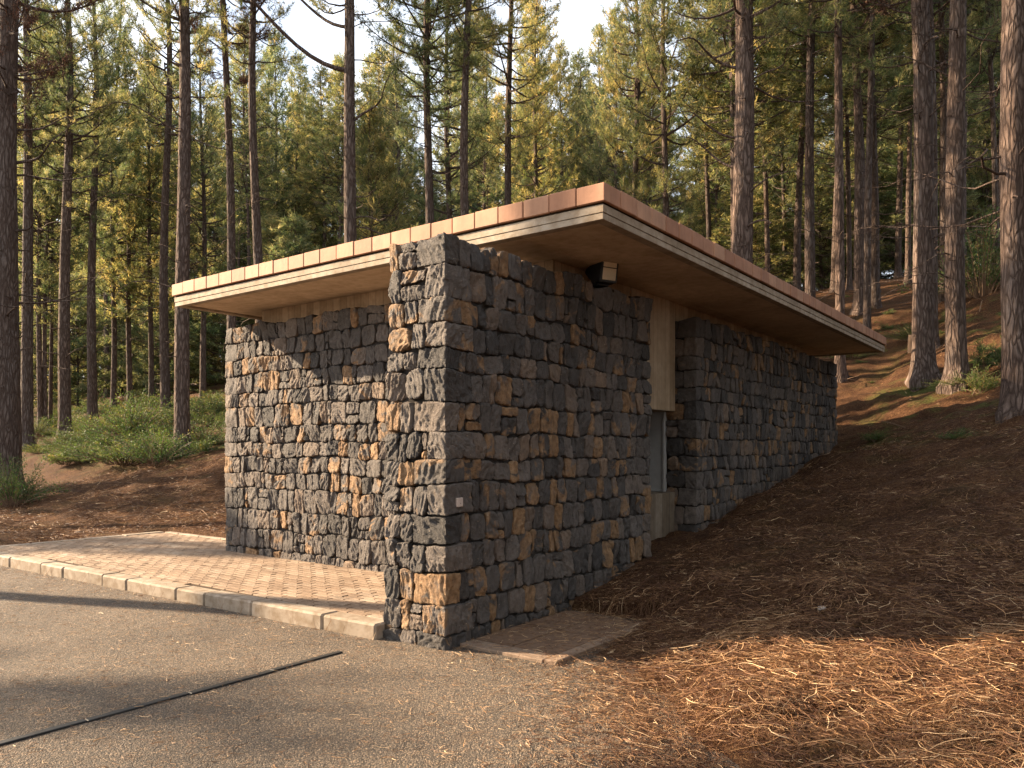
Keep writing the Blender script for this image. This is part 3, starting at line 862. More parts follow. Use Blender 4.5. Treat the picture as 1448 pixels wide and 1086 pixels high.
# ------------------------------------------------------------------ pine trees
def trunk_mesh(name, r0, H, lean=0.0, seg=14, rings=40, seed=0, rough=0.02, stubs=0, stub_z=(1.5, 9), flare=1.0, extra=()):
    rs = random.Random(seed)
    z = np.concatenate([np.linspace(-0.4, 1.2, max(6, rings // 4)), np.linspace(1.2, H, rings)[1:]])
    t = np.clip(z / H, 0, 1)
    rad = r0 * (1 - 0.80 * t ** 1.15) * (1 + flare * 0.55 * np.exp(-np.clip(z, 0, None) / 0.28))
    wx = 0.010 * H * np.array([math.sin(v * 0.35 + seed) for v in z]) * t; wy = 0.010 * H * np.array([math.cos(v * 0.28 + seed * 2) for v in z]) * t
    th = np.linspace(0, 2 * math.pi, seg, endpoint=False)
    TH, ZZ = np.meshgrid(th, z)
    RR = np.repeat(rad[:, None], seg, 1)
    cs, sn = np.cos(TH), np.sin(TH)
    P = np.stack([cs.ravel() * r0 * 9, sn.ravel() * r0 * 9, ZZ.ravel() * 1.6 + seed * 7.7], 1)
    relief = (1 - 2 * np.abs(perlin(P * np.array([1.6, 1.6, 0.75])))) * rough + perlin(P * 0.4) * rough * 1.2
    root = np.exp(-np.clip(ZZ, 0, None) / 0.22) * (0.25 * np.maximum(0, np.cos(TH * 4 + seed) + 0.4 * np.cos(TH * 7 + 2 * seed)))
    RR = RR * (1 + root * flare) + relief.reshape(RR.shape) * np.clip(RR / r0, 0.3, 1)
    V = np.stack([cs * RR + wx[:, None], sn * RR + wy[:, None], ZZ], -1).reshape(-1, 3)
    n = len(z); i = np.arange(n - 1)[:, None] * seg; j = np.arange(seg)[None, :]
    F = np.stack([i + j, i + (j + 1) % seg, i + seg + (j + 1) % seg, i + seg + j], -1).reshape(-1, 4)
    Vs, Fs, c = [V], [F], len(V)
    def branch(z0, az, ln, el, r, curve=0.15, n=7):
        k = int(np.argmin(np.abs(z - z0)))
        p = np.array([wx[k], wy[k], z0]); pts, rr = [], []
        for s in np.linspace(0, 1, n):
            u = np.array([math.cos(az + 0.25 * math.sin(s * 5 + az)), math.sin(az + 0.25 * math.sin(s * 5 + az)), math.tan(el) + curve * (s - 0.3)])
            pts.append(p + u * ln * s + np.array([0, 0, 0.06 * ln * math.sin(s * 6 + az)])); rr.append(r * (1 - 0.8 * s))
        return tube_np(pts, rr, 5)
    for q in range(stubs):
        z0 = rs.uniform(*stub_z); az = rs.uniform(0, 6.28)
        short = rs.random() < 0.6
        ln = rs.uniform(0.12, 0.35) + r0 if short else rs.uniform(0.9, 2.6)
        bv, bf = branch(z0, az, ln, R(rs.uniform(-12, 25)), r0 * rs.uniform(0.07, 0.14) if not short else r0 * rs.uniform(0.07, 0.12), rs.uniform(-0.35, 0.2))
        Vs.append(bv); Fs.append(bf + c); c += len(bv)
        if not short:
            for w_ in range(rs.randint(1, 3)):                     # side twigs of a dead branch
                m = len(bv) // 5; s = rs.randint(2, m - 2); p = bv[s * 5:(s + 1) * 5].mean(0)
                a2 = az + rs.choice([-1, 1]) * rs.uniform(0.5, 1.0); L2 = ln * rs.uniform(0.2, 0.45)
                pts = [p, p + np.array([math.cos(a2), math.sin(a2), rs.uniform(-.1, .3)]) * L2 * 0.5, p + np.array([math.cos(a2 + .2), math.sin(a2 + .2), rs.uniform(-.2, .4)]) * L2]
                tv, tf = tube_np(pts, [r0 * 0.035, r0 * 0.025, r0 * 0.01], 4); Vs.append(tv); Fs.append(tf + c); c += len(tv)
    for (z0, az, ln, el, r, cu) in extra:
        bv, bf = branch(z0, az, ln, el, r, cu, 14); Vs.append(bv); Fs.append(bf + c); c += len(bv)
    return mesh_np(name, np.concatenate(Vs), np.concatenate(Fs), [M_BARK])

def crown_mesh(name, Hc, Rm, seed, spacing=0.55, per=5, tuft_n=14, nl=0.17, nw=0.017, dens=1.0, sparse=0.0, low=0.35):
    """Whorls of limbs carrying needle tufts; origin at the lowest limb."""
    rs = random.Random(seed)
    limbs, tp, td, ts, tt_ = [], [], [], [], []
    z = 0.0
    while z < Hc:
        t = z / Hc
        prof = (low + (1 - low) * min(1, t / 0.22)) * (1 - max(0, (t - 0.22) / 0.78)) ** 0.72
        L = Rm * prof + 0.25
        a0 = rs.uniform(0, 6.28)
        for k in range(per):
            if rs.random() < sparse * (1 - t): continue
            az = a0 + k * 2 * math.pi / per + rs.uniform(-.45, .45)
            ln = L * rs.uniform(0.6, 1.15)
            el = R(8 + 40 * t + rs.uniform(-14, 18))
            z0 = z + rs.uniform(-.22, .22)
            pts, rr, dirs = [], [], []
            bend = rs.uniform(-.25, .25); sag = rs.uniform(0.0, 0.28) * (1 - t)
            N = 6
            for s in np.linspace(0, 1, N):
                aa = az + bend * s
                r_ = ln * s * math.cos(el)
                pts.append(np.array([math.cos(aa) * r_, math.sin(aa) * r_, z0 + ln * s * math.sin(el) - sag * ln * math.sin(s * math.pi * 0.9) + 0.25 * ln * s * s * 0.5]))
                rr.append(max(0.007, 0.019 * ln * (1 - 0.85 * s)))
            limbs.append((pts, rr))
            pts = np.array(pts)
            m = max(2, int(ln * 4.2 * dens))
            for q in range(m):
                s = 0.40 + 0.60 * (q + rs.random()) / m
                f = s * (N - 1); i = min(N - 2, int(f)); p = pts[i] + (pts[i + 1] - pts[i]) * (f - i)
                d = pts[i + 1] - pts[i]; d /= np.linalg.norm(d)
                side = np.array([-d[1], d[0], 0]); side /= np.linalg.norm(side) + 1e-9
                for sg in (-1, 1):
                    if rs.random() < 0.16: continue
                    tl = (0.18 + 0.42 * ln * 0.36 * (1.15 - s)) * rs.uniform(0.6, 1.3)
                    u = d * rs.uniform(0.5, 1.0) + side * sg * rs.uniform(0.5, 1.1) + np.array([0, 0, rs.uniform(-.1, .55)]); u /= np.linalg.norm(u)
                    e = p + u * tl
                    if tl > 0.22: limbs.append(([p, e], [0.008, 0.004]))
                    cl = min(1, max(0, rs.gauss(0.45, 0.24)))
                    ntf = 1 + int(tl / 0.15)                         # a rounded puff of tufts towards the twig's end
                    for w_ in range(ntf):
                        g = rs.uniform(0.55, 1.1)
                        tp.append(p + u * tl * g + np.array([rs.gauss(0, .075), rs.gauss(0, .075), rs.gauss(0.03, .06)]))
                        td.append(u + np.array([rs.gauss(0, .45), rs.gauss(0, .45), rs.gauss(0.45, .35)])); ts.append(rs.uniform(0.75, 1.25)); tt_.append(cl)
            tp.append(pts[-1]); td.append(pts[-1] - pts[-2]); ts.append(1.2); tt_.append(0.6)
        z += spacing * rs.uniform(0.75, 1.2) * (1 - 0.35 * t)
    for q in range(6):
        tp.append(np.array([0, 0, Hc + 0.1 * q])); td.append(np.array([rs.gauss(0, .3), rs.gauss(0, .3), 1])); ts.append(1.1); tt_.append(0.6)
    tp, td, ts, tt_ = np.array(tp), np.array(td), np.array(ts), np.array(tt_)
    td /= np.linalg.norm(td, axis=1)[:, None]
    g = np.random.default_rng(seed)
    n = len(tp) * tuft_n
    P = np.repeat(tp, tuft_n, 0); Dd = np.repeat(td, tuft_n, 0); s = np.repeat(ts, tuft_n); cl = np.repeat(tt_, tuft_n)
    rv = g.normal(size=(n, 3)); rv /= np.linalg.norm(rv, axis=1)[:, None]
    nd = Dd * g.uniform(0.15, 1.0, n)[:, None] + rv * 0.85; nd /= np.linalg.norm(nd, axis=1)[:, None]
    P = P + Dd * (g.uniform(-0.14, 0.10, n) * s)[:, None]
    ln = nl * s * g.uniform(0.7, 1.2, n)
    side = np.cross(nd, g.normal(size=(n, 3))); side /= np.linalg.norm(side, axis=1)[:, None] + 1e-9
    wv = side * (nw * 0.5)
    V = np.stack([P - wv, P + wv, P + nd * ln[:, None]], 1).reshape(-1, 3)
    F3 = np.arange(n * 3).reshape(-1, 3)
    tint = np.repeat(np.clip(cl + g.normal(0, .12, n), 0, 1), 3)
    # limbs as triangles so that the mesh stays one array
    LV, LF, c = [], [], len(V)
    for pts, rr in limbs:
        v, f = tube_np(pts, rr, 4 if len(pts) > 2 else 3); LV.append(v); LF.append(f + c); c += len(v)
    LV, LF = np.concatenate(LV), np.concatenate(LF)
    LT = np.concatenate([LF[:, [0, 1, 2]], LF[:, [0, 2, 3]]])
    me = mesh_np(name, np.concatenate([V, LV]), np.concatenate([F3, LT]), [M_NEEDLE, M_BARK],
                 midx=np.concatenate([np.zeros(n), np.ones(len(LT))]), smooth=False,
                 attr={"tint": np.concatenate([tint, np.zeros(len(LV))])})
    return me

CROWN = {
    'tall': [crown_mesh("crown", 13, 2.5, 101 + i, spacing=0.62, per=5, tuft_n=15, sparse=0.35, low=0.5) for i in range(3)],
    'mid':  [crown_mesh("crown", 15, 2.5, 201 + i, spacing=0.60, per=5, tuft_n=15, dens=1.2, sparse=0.36, low=0.45) for i in range(4)],
    'low':  [crown_mesh("crown", 14, 2.3, 301 + i, spacing=0.52, per=5, tuft_n=9, nl=0.23, nw=0.03, dens=0.7, sparse=0.2, low=0.6) for i in range(4)],
    'young': [crown_mesh("crown", 7, 1.7, 401 + i, spacing=0.42, per=6, tuft_n=11, nl=0.2, nw=0.026, dens=0.9, low=0.85) for i in range(2)],
}
FAR_TRUNK = [trunk_mesh("trunk", 1.0, 1.0, seg=8, rings=10, seed=i, rough=0.0, flare=0.0) for i in range(1)]
FAR_TRUNK = []
for i in range(4):
    FAR_TRUNK.append(trunk_mesh("trunk", 0.18, 22, seg=9, rings=26, seed=20 + i, rough=0.01, stubs=14, stub_z=(2, 9)))

def pine(x, y, r0, kind, label, group=None, H=22, cz=6.0, seed=0, lean=(0, 0), detail=1, extra=(), name="pine_tree", csc=1.0, stubs=None, cvar=None):
    rs = random.Random(seed * 13 + 5)
    root = empty(name, (x, y, gz(x, y)))
    root.rotation_euler = (lean[0], lean[1], 0)
    tag(root, label, "tree", group)
    if detail == 0:
        t = link("trunk", FAR_TRUNK[seed % len(FAR_TRUNK)], root); k = r0 / 0.18; t.scale = (k, k, H / 22)
    else:
        seg, rings = (40, 170) if detail == 3 else ((22, 80) if detail == 2 else (12, 40))
        t = link("trunk", trunk_mesh("trunk", r0, H, seg=seg, rings=rings, seed=seed, rough=r0 * (0.055 if detail > 1 else 0.05),
                                     stubs=(40 if detail > 1 else 20) if stubs is None else stubs, stub_z=(2.0, cz + 3), extra=extra), root)
    t.rotation_euler = (0, 0, rs.uniform(0, 6.28) if not extra else 0)
    pool = CROWN[kind]; c = link("crown", pool[seed % len(pool) if cvar is None else cvar], root)
    hc = {'tall': 13, 'mid': 15, 'low': 14, 'young': 7}[kind]
    c.location = (0, 0, cz); sz = (H - cz) / hc
    c.scale = (csc * rs.uniform(.92, 1.1), csc * rs.uniform(.92, 1.1), sz); c.rotation_euler = (0, 0, rs.uniform(0, 6.28))
    return root

# px, base row in the photograph (None: hidden, depth given), trunk width in px, depth hint, crown kind, crown base height, detail, label
TREES = [
 (10, 702, 33, 11.5, 'tall', 9.5, 3, "thickest reddish pine trunk at the left edge of the photo, leafy shrub at its foot"),
 (38, 634, 15, 17, 'tall', 10.5, 2, "dark straight pine half hidden behind the thick reddish edge trunk"),
 (92, 620, 15, 21, 'mid', 8.5, 2, "slim bare-stemmed pine second from the thick left edge trunk, shrubs to its right"),
 (131, 598, 12, 27, 'mid', 7.5, 1, "slender pine standing behind the middle of the left shrub patch"),
 (258, 640, 19, 19, 'tall', 10.0, 3, "sturdy pine with flared base alone in front of the left shrubs near the roof tip"),
 (234, 590, 12, 27, 'tall', 11.0, 1, "straight dark pine just behind and left of the sturdy flared one by the roof tip"),
 (328, None, 12, 25, 'tall', 11.5, 2, "pine rising just left of the front wall, trunk passing behind the roof tip"),
 (369, None, 13, 24, 'tall', 11.5, 2, "many-branched pine rising behind the left part of the roof"),
 (495, None, 18, 20, 'tall', 11.0, 3, "thick bare pine behind the roof with long bare limb sweeping up to the left"),
 (607, None, 13, 26, 'mid', 8.5, 2, "grey straight pine rising just left above the stone pillar"),
 (639, None, 9, 34, 'mid', 5.0, 1, "thin dark pine between the two straight trunks above the stone pillar"),
 (662, None, 13, 25, 'mid', 10.0, 2, "straight brown pine rising just right above the stone pillar"),
 (720, None, 11, 29, 'mid', 8.0, 2, "pale barked pine over the roof midway between pillar and roof corner"),
 (757, None, 8, 36, 'low', 4.0, 1, "dark bushy pine right beside the pale barked one over the roof"),
 (686, None, 6, 42, 'low', 4.0, 1, "very thin pine left of the pale barked trunk over the roof"),
 (897, None, 9, 34, 'mid', 4.0, 1, "dark crowned pine directly behind the roof's near corner"),
 (940, None, 9, 30, 'mid', 4.5, 1, "bushy pine with mottled trunk just right of the roof's near corner"),
 (1047, None, 29, 17.5, 'tall', 8.5, 3, "big rough-barked pine rising behind the roof with broken limbs on its left"),
 (1110, None, 6, 42, 'low', 4.0, 1, "thin pine in dark foliage right of the big rough trunk behind the roof"),
 (1146, None, 13, 24, 'mid', 7.5, 2, "sunlit slim pine right of the big rough trunk, foot hidden by the roof"),
 (1188, 533, 12, 19, 'mid', 8.5, 2, "slim pine whose foot shows under the roof's far tip"),
 (1214, None, 12, 24, 'mid', 8.5, 2, "left trunk of the close pair behind the roof's far tip"),
 (1226, 478, 9, 27, 'mid', 7.0, 1, "right and darker trunk of the close pair behind the roof's far tip"),
 (1238, 434, 10, 32, 'mid', 6.0, 1, "lone slim pine on the slope just right of the close pair"),
 (1306, 535, 26, 16, 'tall', 8.5, 3, "big pine on the right slope with bright sunlit left side, twin trunk behind it"),
 (1317, 490, 15, 21, 'tall', 7.5, 2, "shaded pine hidden close behind the big sunlit pine on the right slope"),
 (1353, 547, 24, 16, 'tall', 9.0, 3, "big dark barked pine with green shrub at its foot on the right slope"),
 (1334, 427, 9, 34, 'mid', 6.0, 1, "thin pine high on the slope between the two big right pines"),
 (1440, 584, 33, 12, 'tall', 9.5, 3, "massive deeply furrowed pine cut by the right edge of the photo"),
 (1408, 402, 7, 40, 'mid', 5.0, 1, "thin pine far up the slope left of the massive furrowed edge pine"),
 (214, 572, 7, 33, 'low', 4.5, 1, "thin dark pine behind the shrubs, third trunk left of the flared pine"),
 (184, 574, 7, 33, 'low', 4.5, 1, "thin dark pine behind the tallest shrub of the left patch"),
 (160, 582, 7, 31, 'mid', 5.0, 1, "thin pine between the slender pine and the tallest left shrub"),
 (57, 612, 7, 24, 'low', 5.0, 1, "left stem of the thin trio between the left edge trunks and the slim bare pine"),
 (64, 610, 6, 25, 'low', 5.0, 1, "middle stem of the thin trio between the left edge trunks and the slim bare pine"),
 (71, 608, 5, 25.5, 'low', 5.0, 1, "right stem of the thin trio between the left edge trunks and the slim bare pine"),
 (287, 567, 8, 32, 'low', 4.5, 1, "mossy thin pine seen between the flared pine and the front wall"),
 (525, None, 6, 30, 'young', 2.0, 1, "small pointed young pine behind the roof right of the thick bare trunk"),
]
HID = {328: 25, 369: 24}
taken = []
for k, (px, by, wpx, dh, kind, cz, det, lab) in enumerate(TREES):
    if by is None:
        d = dh; x, y = world_xy(px, d)
    else:
        x, y, d = ray_ground(px, by, max(7, dh * 0.55), dh * 1.8, dh)
    r0 = wpx * d / F_PX / 2 * 1.08
    extra = ()
    H = 24 if kind == 'tall' else (22 if kind == 'mid' else 18)
    left_az = R(YAW + 180)
    if px == 495: extra = ((9.6, left_az + 0.1, 4.6, R(26), 0.07, 0.10), (10.6, left_az - 0.2, 3.4, R(32), 0.05, 0.1), (8.0, R(YAW) - 0.4, 1.6, R(30), 0.04, 0.1))
    if px == 1047: extra = ((10.2, left_az - 0.1, 1.5, R(52), 0.08, 0.05), (8.2, left_az + 0.15, 2.0, R(14), 0.04, -.25), (6.6, left_az, 1.8, R(16), 0.035, -.15), (5.9, left_az - 0.3, 1.4, R(24), 0.04, 0.1))
    if px == 10: extra = ((8.3, R(YAW) + 0.1, 1.6, R(22), 0.05, 0.25), (6.6, R(YAW) - 0.1, 1.3, R(14), 0.04, 0.35))
    if kind == 'young': H = dh * (HZ - 165) / F_PX + CAM_H - gz(x, y)
    pine_ = pine(x, y, r0, kind, lab, H=H, cz=cz, seed=k + 1, lean=(random.uniform(-.012, .012), random.uniform(-.012, .012)), detail=det, extra=extra, csc=1.1 if kind == 'young' else (0.8 if px in (38, 92, 131, 234, 258, 328, 369) else 0.9))
    taken.append((x, y))
    if px == 10: pine_.children[0].data.materials[0] = M_BARK_RED

# pines standing beside the road, out of the picture to the left, whose shadows fall over the asphalt
for k, (tx, ty, dist, cz) in enumerate([(-4.2, -0.84, 12, 13), (0.9, -2.5, 36, 9), (-0.2, -3.2, 12, 12), (-7.0, 6.5, 30, 8)]):
    x, y = tx - LX * dist, ty - LY * dist
    taken.append((x, y))
    pine(x, y, 0.2, 'tall', "roadside pine left of the view", "roadside pines beyond the left edge", H=23, cz=cz, seed=60 + k, detail=1)

for k, (tx, ty, dist, h_) in enumerate([(-5.4, 1.7, 26, 12.6)]):
    x, y = tx - LX * dist, ty - LY * dist
    taken.append((x, y))
    pine(x, y, 0.15, 'low', "roadside pine left of the view", "roadside pines beyond the left edge", H=h_, cz=5, seed=80 + k, detail=0)

for k, (c_, xx, kd, cz) in enumerate([(5.6, -24, 'tall', 9), (7.4, -25, 'tall', 10), (8.6, -36, 'mid', 8)]):
    x, y = xx, (c_ + LY * xx) / LX
    taken.append((x, y))
    pine(x, y, 0.18, kd, "roadside pine left of the view", "roadside pines beyond the left edge", H=21, cz=cz, seed=90 + k, detail=0)

# the forest behind: every tree a thing of its own
rs = random.Random(99)
def crowded(x, y, dmin):
    return any((x - a) ** 2 + (y - b_) ** 2 < dmin * dmin for a, b_ in taken)
count = 0
def far_pine(px, d, kind, H, cz, r, csc, dmin):
    global count
    x, y = world_xy(px, d)
    if crowded(x, y, dmin) or (-7 < x < 3 and -2 < y < 14): return False
    g_ = "far pines in the left forest" if px < 400 else ("far pines seen over the roof" if px < 1000 else "far pines on the right hillside")
    l = {"far pines in the left forest": "slender far pine deep in the forest left of the shelter",
         "far pines seen over the roof": "slender far pine deep in the forest seen over the roof",
         "far pines on the right hillside": "slender far pine high on the hillside right of the big roof pine"}[g_]
    taken.append((x, y)); count += 1
    pine(x, y, r, kind, l, g_, H=H, cz=cz, seed=200 + count, lean=(rs.uniform(-.02, .02), rs.uniform(-.02, .02)), detail=0, csc=csc)
    return True
def fill(n, p0, p1, d0, d1, kind='low', H=(14, 23), cz=(1.8, 5), csc=(.95, 1.35), r=(.11, .2), gap=2.6):
    got = t_ = 0
    while got < n and t_ < 900:
        t_ += 1
        got += far_pine(rs.uniform(p0, p1), rs.uniform(d0, d1), kind, rs.uniform(*H), rs.uniform(*cz), rs.uniform(*r), rs.uniform(*csc), gap)
fill(38, -40, 480, 52, 92, csc=(1.2, 1.7), H=(19, 31), cz=(2.5, 7))
fill(22, -20, 480, 48, 80, cz=(7, 11), r=(.12, .18), H=(20, 28))
fill(42, 340, 1020, 54, 95, csc=(1.2, 1.7), H=(18, 29))
fill(8, 420, 1000, 50, 58, cz=(3, 5))
fill(32, 1000, 1530, 44, 85, csc=(1.1, 1.5), cz=(1.2, 4))
fill(14, 1000, 1500, 30, 60, cz=(7, 10), r=(.10, .16), H=(16, 23))
fill(10, 1040, 1420, 27, 36, cz=(5, 8))
fill(46, -60, 480, 44, 88, 'young', H=(6, 11), cz=(0.4, 1.0), csc=(1.1, 1.7), r=(.06, .09), gap=2.0)
fill(36, 980, 1530, 40, 64, 'young', H=(6, 12), cz=(0.3, 1.0), csc=(1.2, 1.8), r=(.06, .10), gap=1.8)
fill(22, 480, 1000, 48, 90, 'young', H=(6, 11), cz=(0.4, 1.2), csc=(1.1, 1.7), r=(.06, .09), gap=2.0)
# more of the wood round about, beside and behind the camera, which closes off the sky
ring_ = []
for k in range(400):
    ang = rs.uniform(R(-62), R(205)); rad = rs.uniform(9, 24)       # round the right and the back of the viewpoint, leaving the sun's side open
    o_ = CAM + 2.0 * RIGHT
    x, y = o_[0] + math.cos(R(YAW) - ang) * rad, o_[1] + math.sin(R(YAW) - ang) * rad
    lat_, dep_ = (x - CAM[0]) * RIGHT[0] + (y - CAM[1]) * RIGHT[1], (x - CAM[0]) * VIEW[0] + (y - CAM[1]) * VIEW[1]
    if dep_ > 0 and abs(lat_) < 0.72 * dep_ + 4.2: continue
    if lat_ < -6 or (x < 0.5 and y > -1): continue
    if any((x - a) ** 2 + (y - b_) ** 2 < 9 for a, b_ in ring_): continue
    ring_.append((x, y))
    pine(x, y, 0.18, 'low', "roadside pine behind the viewpoint", "roadside pines behind the viewpoint", H=rs.uniform(14, 21), cz=rs.uniform(0.8, 3), seed=400 + k, detail=0, csc=1.5)
    if len(ring_) > 18: break

# ------------------------------------------------------------------ shrubs
def shrub_mesh(name, seed, n_st=46, h=0.9, spread=0.8, leaf=0.055, per=17, lw=0.02):
    rs = random.Random(seed); g = np.random.default_rng(seed)
    limbs, lp, ld, lt = [], [], [], []
    for k in range(n_st):
        az = rs.uniform(0, 6.28); out = spread * math.sqrt(rs.random()) * rs.uniform(.5, 1.1); hh = h * rs.choice([rs.uniform(.35, .8), rs.uniform(.7, 1.45)]) * (1 - 0.4 * out / spread)
        b0 = np.array([math.cos(az), math.sin(az), 0]) * out * 0.3
        pts = [b0 + np.array([math.cos(az), math.sin(az), 0]) * out * s ** 1.3 + np.array([0, 0, hh * (1.25 * s - 0.25 * s * s * s)]) for s in np.linspace(0, 1, 6)]
        limbs.append((pts, [0.009, .008, .007, .006, .005, .003])); pts = np.array(pts); cl = min(1, max(0, rs.gauss(.5, .22)))
        for q in range(per):
            s = 0.25 + 0.75 * (q + rs.random()) / per; f = s * 5; i = min(4, int(f)); p = pts[i] + (pts[i + 1] - pts[i]) * (f - i)
            d = pts[i + 1] - pts[i]; d /= np.linalg.norm(d)
            for sg in range(4):
                v = d * 0.6 + np.array([rs.gauss(0, .7), rs.gauss(0, .7), rs.gauss(0.1, .5)])
                lp.append(p + v * rs.uniform(0, 0.06)); ld.append(v); lt.append(cl + rs.gauss(0, .12))
    lp, ld = np.array(lp), np.array(ld); ld /= np.linalg.norm(ld, axis=1)[:, None]; n = len(lp)
    side = np.cross(ld, g.normal(size=(n, 3))); side /= np.linalg.norm(side, axis=1)[:, None]
    L = (leaf * g.uniform(.7, 1.5, n))[:, None]; w_ = lw * g.uniform(.7, 1.3, n)[:, None] / 2
    V = np.stack([lp, lp + ld * L * .45 + side * w_, lp + ld * L, lp + ld * L * .45 - side * w_], 1).reshape(-1, 3)
    F = np.arange(n * 4).reshape(-1, 4); LV, LF, c = [], [], len(V)
    for pts, rr in limbs:
        v, f = tube_np(pts, rr, 4); LV.append(v); LF.append(f + c); c += len(v)
    LV, LF = np.concatenate(LV), np.concatenate(LF)
    return mesh_np(name, np.concatenate([V, LV]), np.concatenate([F, LF]), [M_FERN, M_WOOD], midx=np.concatenate([np.zeros(n), np.ones(len(LF))]), smooth=False,
                   attr={"tint": np.concatenate([np.repeat(np.clip(lt, 0, 1), 4), np.zeros(len(LV))])})
SHR = [shrub_mesh("shrub", 501 + i, n_st=95, h=0.62 + 0.12 * i, spread=1.15, per=15, leaf=0.05, lw=0.018) for i in range(4)]
LOW = [shrub_mesh("shrub", 601 + i, n_st=34, h=0.5, spread=0.55, per=12, leaf=0.09, lw=0.016) for i in range(2)]
def place_shrub(px, py, sc, label, group=None, pool=SHR, name="shrub", hint=None, sz=0.6, cat="shrub", k=[0]):
    k[0] += 1
    x, y, d = ray_ground(px, py, 7, 60, hint)
    o = link(name, pool[k[0] % len(pool)]); o.location = (x, y, gz(x, y) - 0.03); o.rotation_euler = (0, 0, k[0] * 2.4); o.scale = (sc, sc, sc * sz)
    tag(o, label, cat, group); return o
place_shrub(176, 655, 1.45, "broad green shrub with bare woody base in front of the left shrub patch", hint=16)
place_shrub(185, 622, 1.15, "tallest shrub with a reddish stem in the middle of the left shrub patch", hint=18, sz=1.5)
place_shrub(112, 650, 0.9, "low feathery shrub at the left end of the patch by the dark edge pine", hint=16)
place_shrub(222, 618, 1.2, "pale sunlit shrub between the tallest shrub and the flared pine", hint=20)
place_shrub(145, 632, 1.1, "dark green shrub left of the tallest shrub in the patch", hint=18)
place_shrub(20, 712, 0.8, "leafy shrub hugging the foot of the thick reddish edge pine", hint=11, sz=1.5)
place_shrub(290, 628, 1.1, "shrub on the bank between the flared pine and the front wall", hint=21)
place_shrub(250, 596, 1.1, "shrub tucked behind the flared pine's trunk", hint=25)
for i, (px, py) in enumerate([(306, 600), (280, 590), (318, 585), (205, 592), (160, 600), (120, 612), (95, 600), (262, 580), (185, 585), (140, 585), (300, 575), (235, 575)]):
    place_shrub(px, py, rs.uniform(0.9, 1.4), "hazy green shrub further back among the thin trunks of the left forest", "shrubs further back in the left forest", hint=26 + i * 0.5)
for i in range(34):
    px, py = rs.uniform(45, 335), rs.uniform(572, 655)
    if py > 640 and px > 240: continue
    place_shrub(px, py, rs.uniform(0.55, 1.05), "low ferny plant spreading between the left shrubs and trunks", "low ferny plants around the left shrubs", hint=12 + (660 - py) * 0.22, name="fern", cat="fern", sz=rs.uniform(.6, 1.1), pool=SHR if rs.random() < .6 else LOW)
for i in range(24):
    px, py = rs.uniform(1195, 1448), rs.uniform(405, 560)
    place_shrub(px, py, rs.uniform(0.2, 0.45), "small grassy tuft among the needles on the right slope", "small tufts on the right slope", hint=11 + (640 - py) * 0.1, name="grass_tuft", cat="grass tuft", sz=rs.uniform(.4, .9), pool=LOW)
place_shrub(1366, 545, 0.55, "green shrub at the foot of the big dark barked pine on the slope", hint=16)
place_shrub(1388, 418, 1.5, "bushy green sapling high on the right slope near a thin pine", hint=34, sz=1.4)
place_shrub(1392, 520, 0.6, "sprig of bright blades between the dark barked and furrowed pines, uphill", pool=LOW, hint=16, name="sapling", cat="sapling", sz=1.6)
place_shrub(1418, 516, 0.6, "bright sprig next to the furrowed pine's trunk, uphill", pool=LOW, hint=16, name="sapling", cat="sapling", sz=1.6)
place_shrub(1390, 553, 0.55, "small bright green sprig downhill right of the dark barked pine", pool=LOW, hint=14.5, name="sapling", cat="sapling", sz=1.6)
place_shrub(1290, 480, 0.7, "dark little shrub beside a stump left of the big sunlit pine", hint=20)
place_shrub(1353, 620, 0.5, "low dry tuft in the lit strip below the dark barked pine", pool=LOW, hint=11.5, name="grass_tuft", cat="grass tuft")
place_shrub(1240, 622, 0.5, "low pale tuft just right of the shelter's far end", pool=LOW, hint=12.5, name="grass_tuft", cat="grass tuft")
place_shrub(1205, 505, 0.8, "dark green clump at the foot of the pine under the roof's far tip", hint=20)
x, y, d = ray_ground(1288, 497, 12, 40, 19)
st = MB(); st.tube([(0, 0, -.1), (0, 0, .2), (.01, 0, .42), (.01, 0, .425)], [.09, .075, .07, .001], 9)
o = st.build("tree_stump", M_WOOD, smooth=True); o.location = (x, y, gz(x, y)); tag(o, "small pale broken stump left of the big sunlit pine on the slope", "stump")

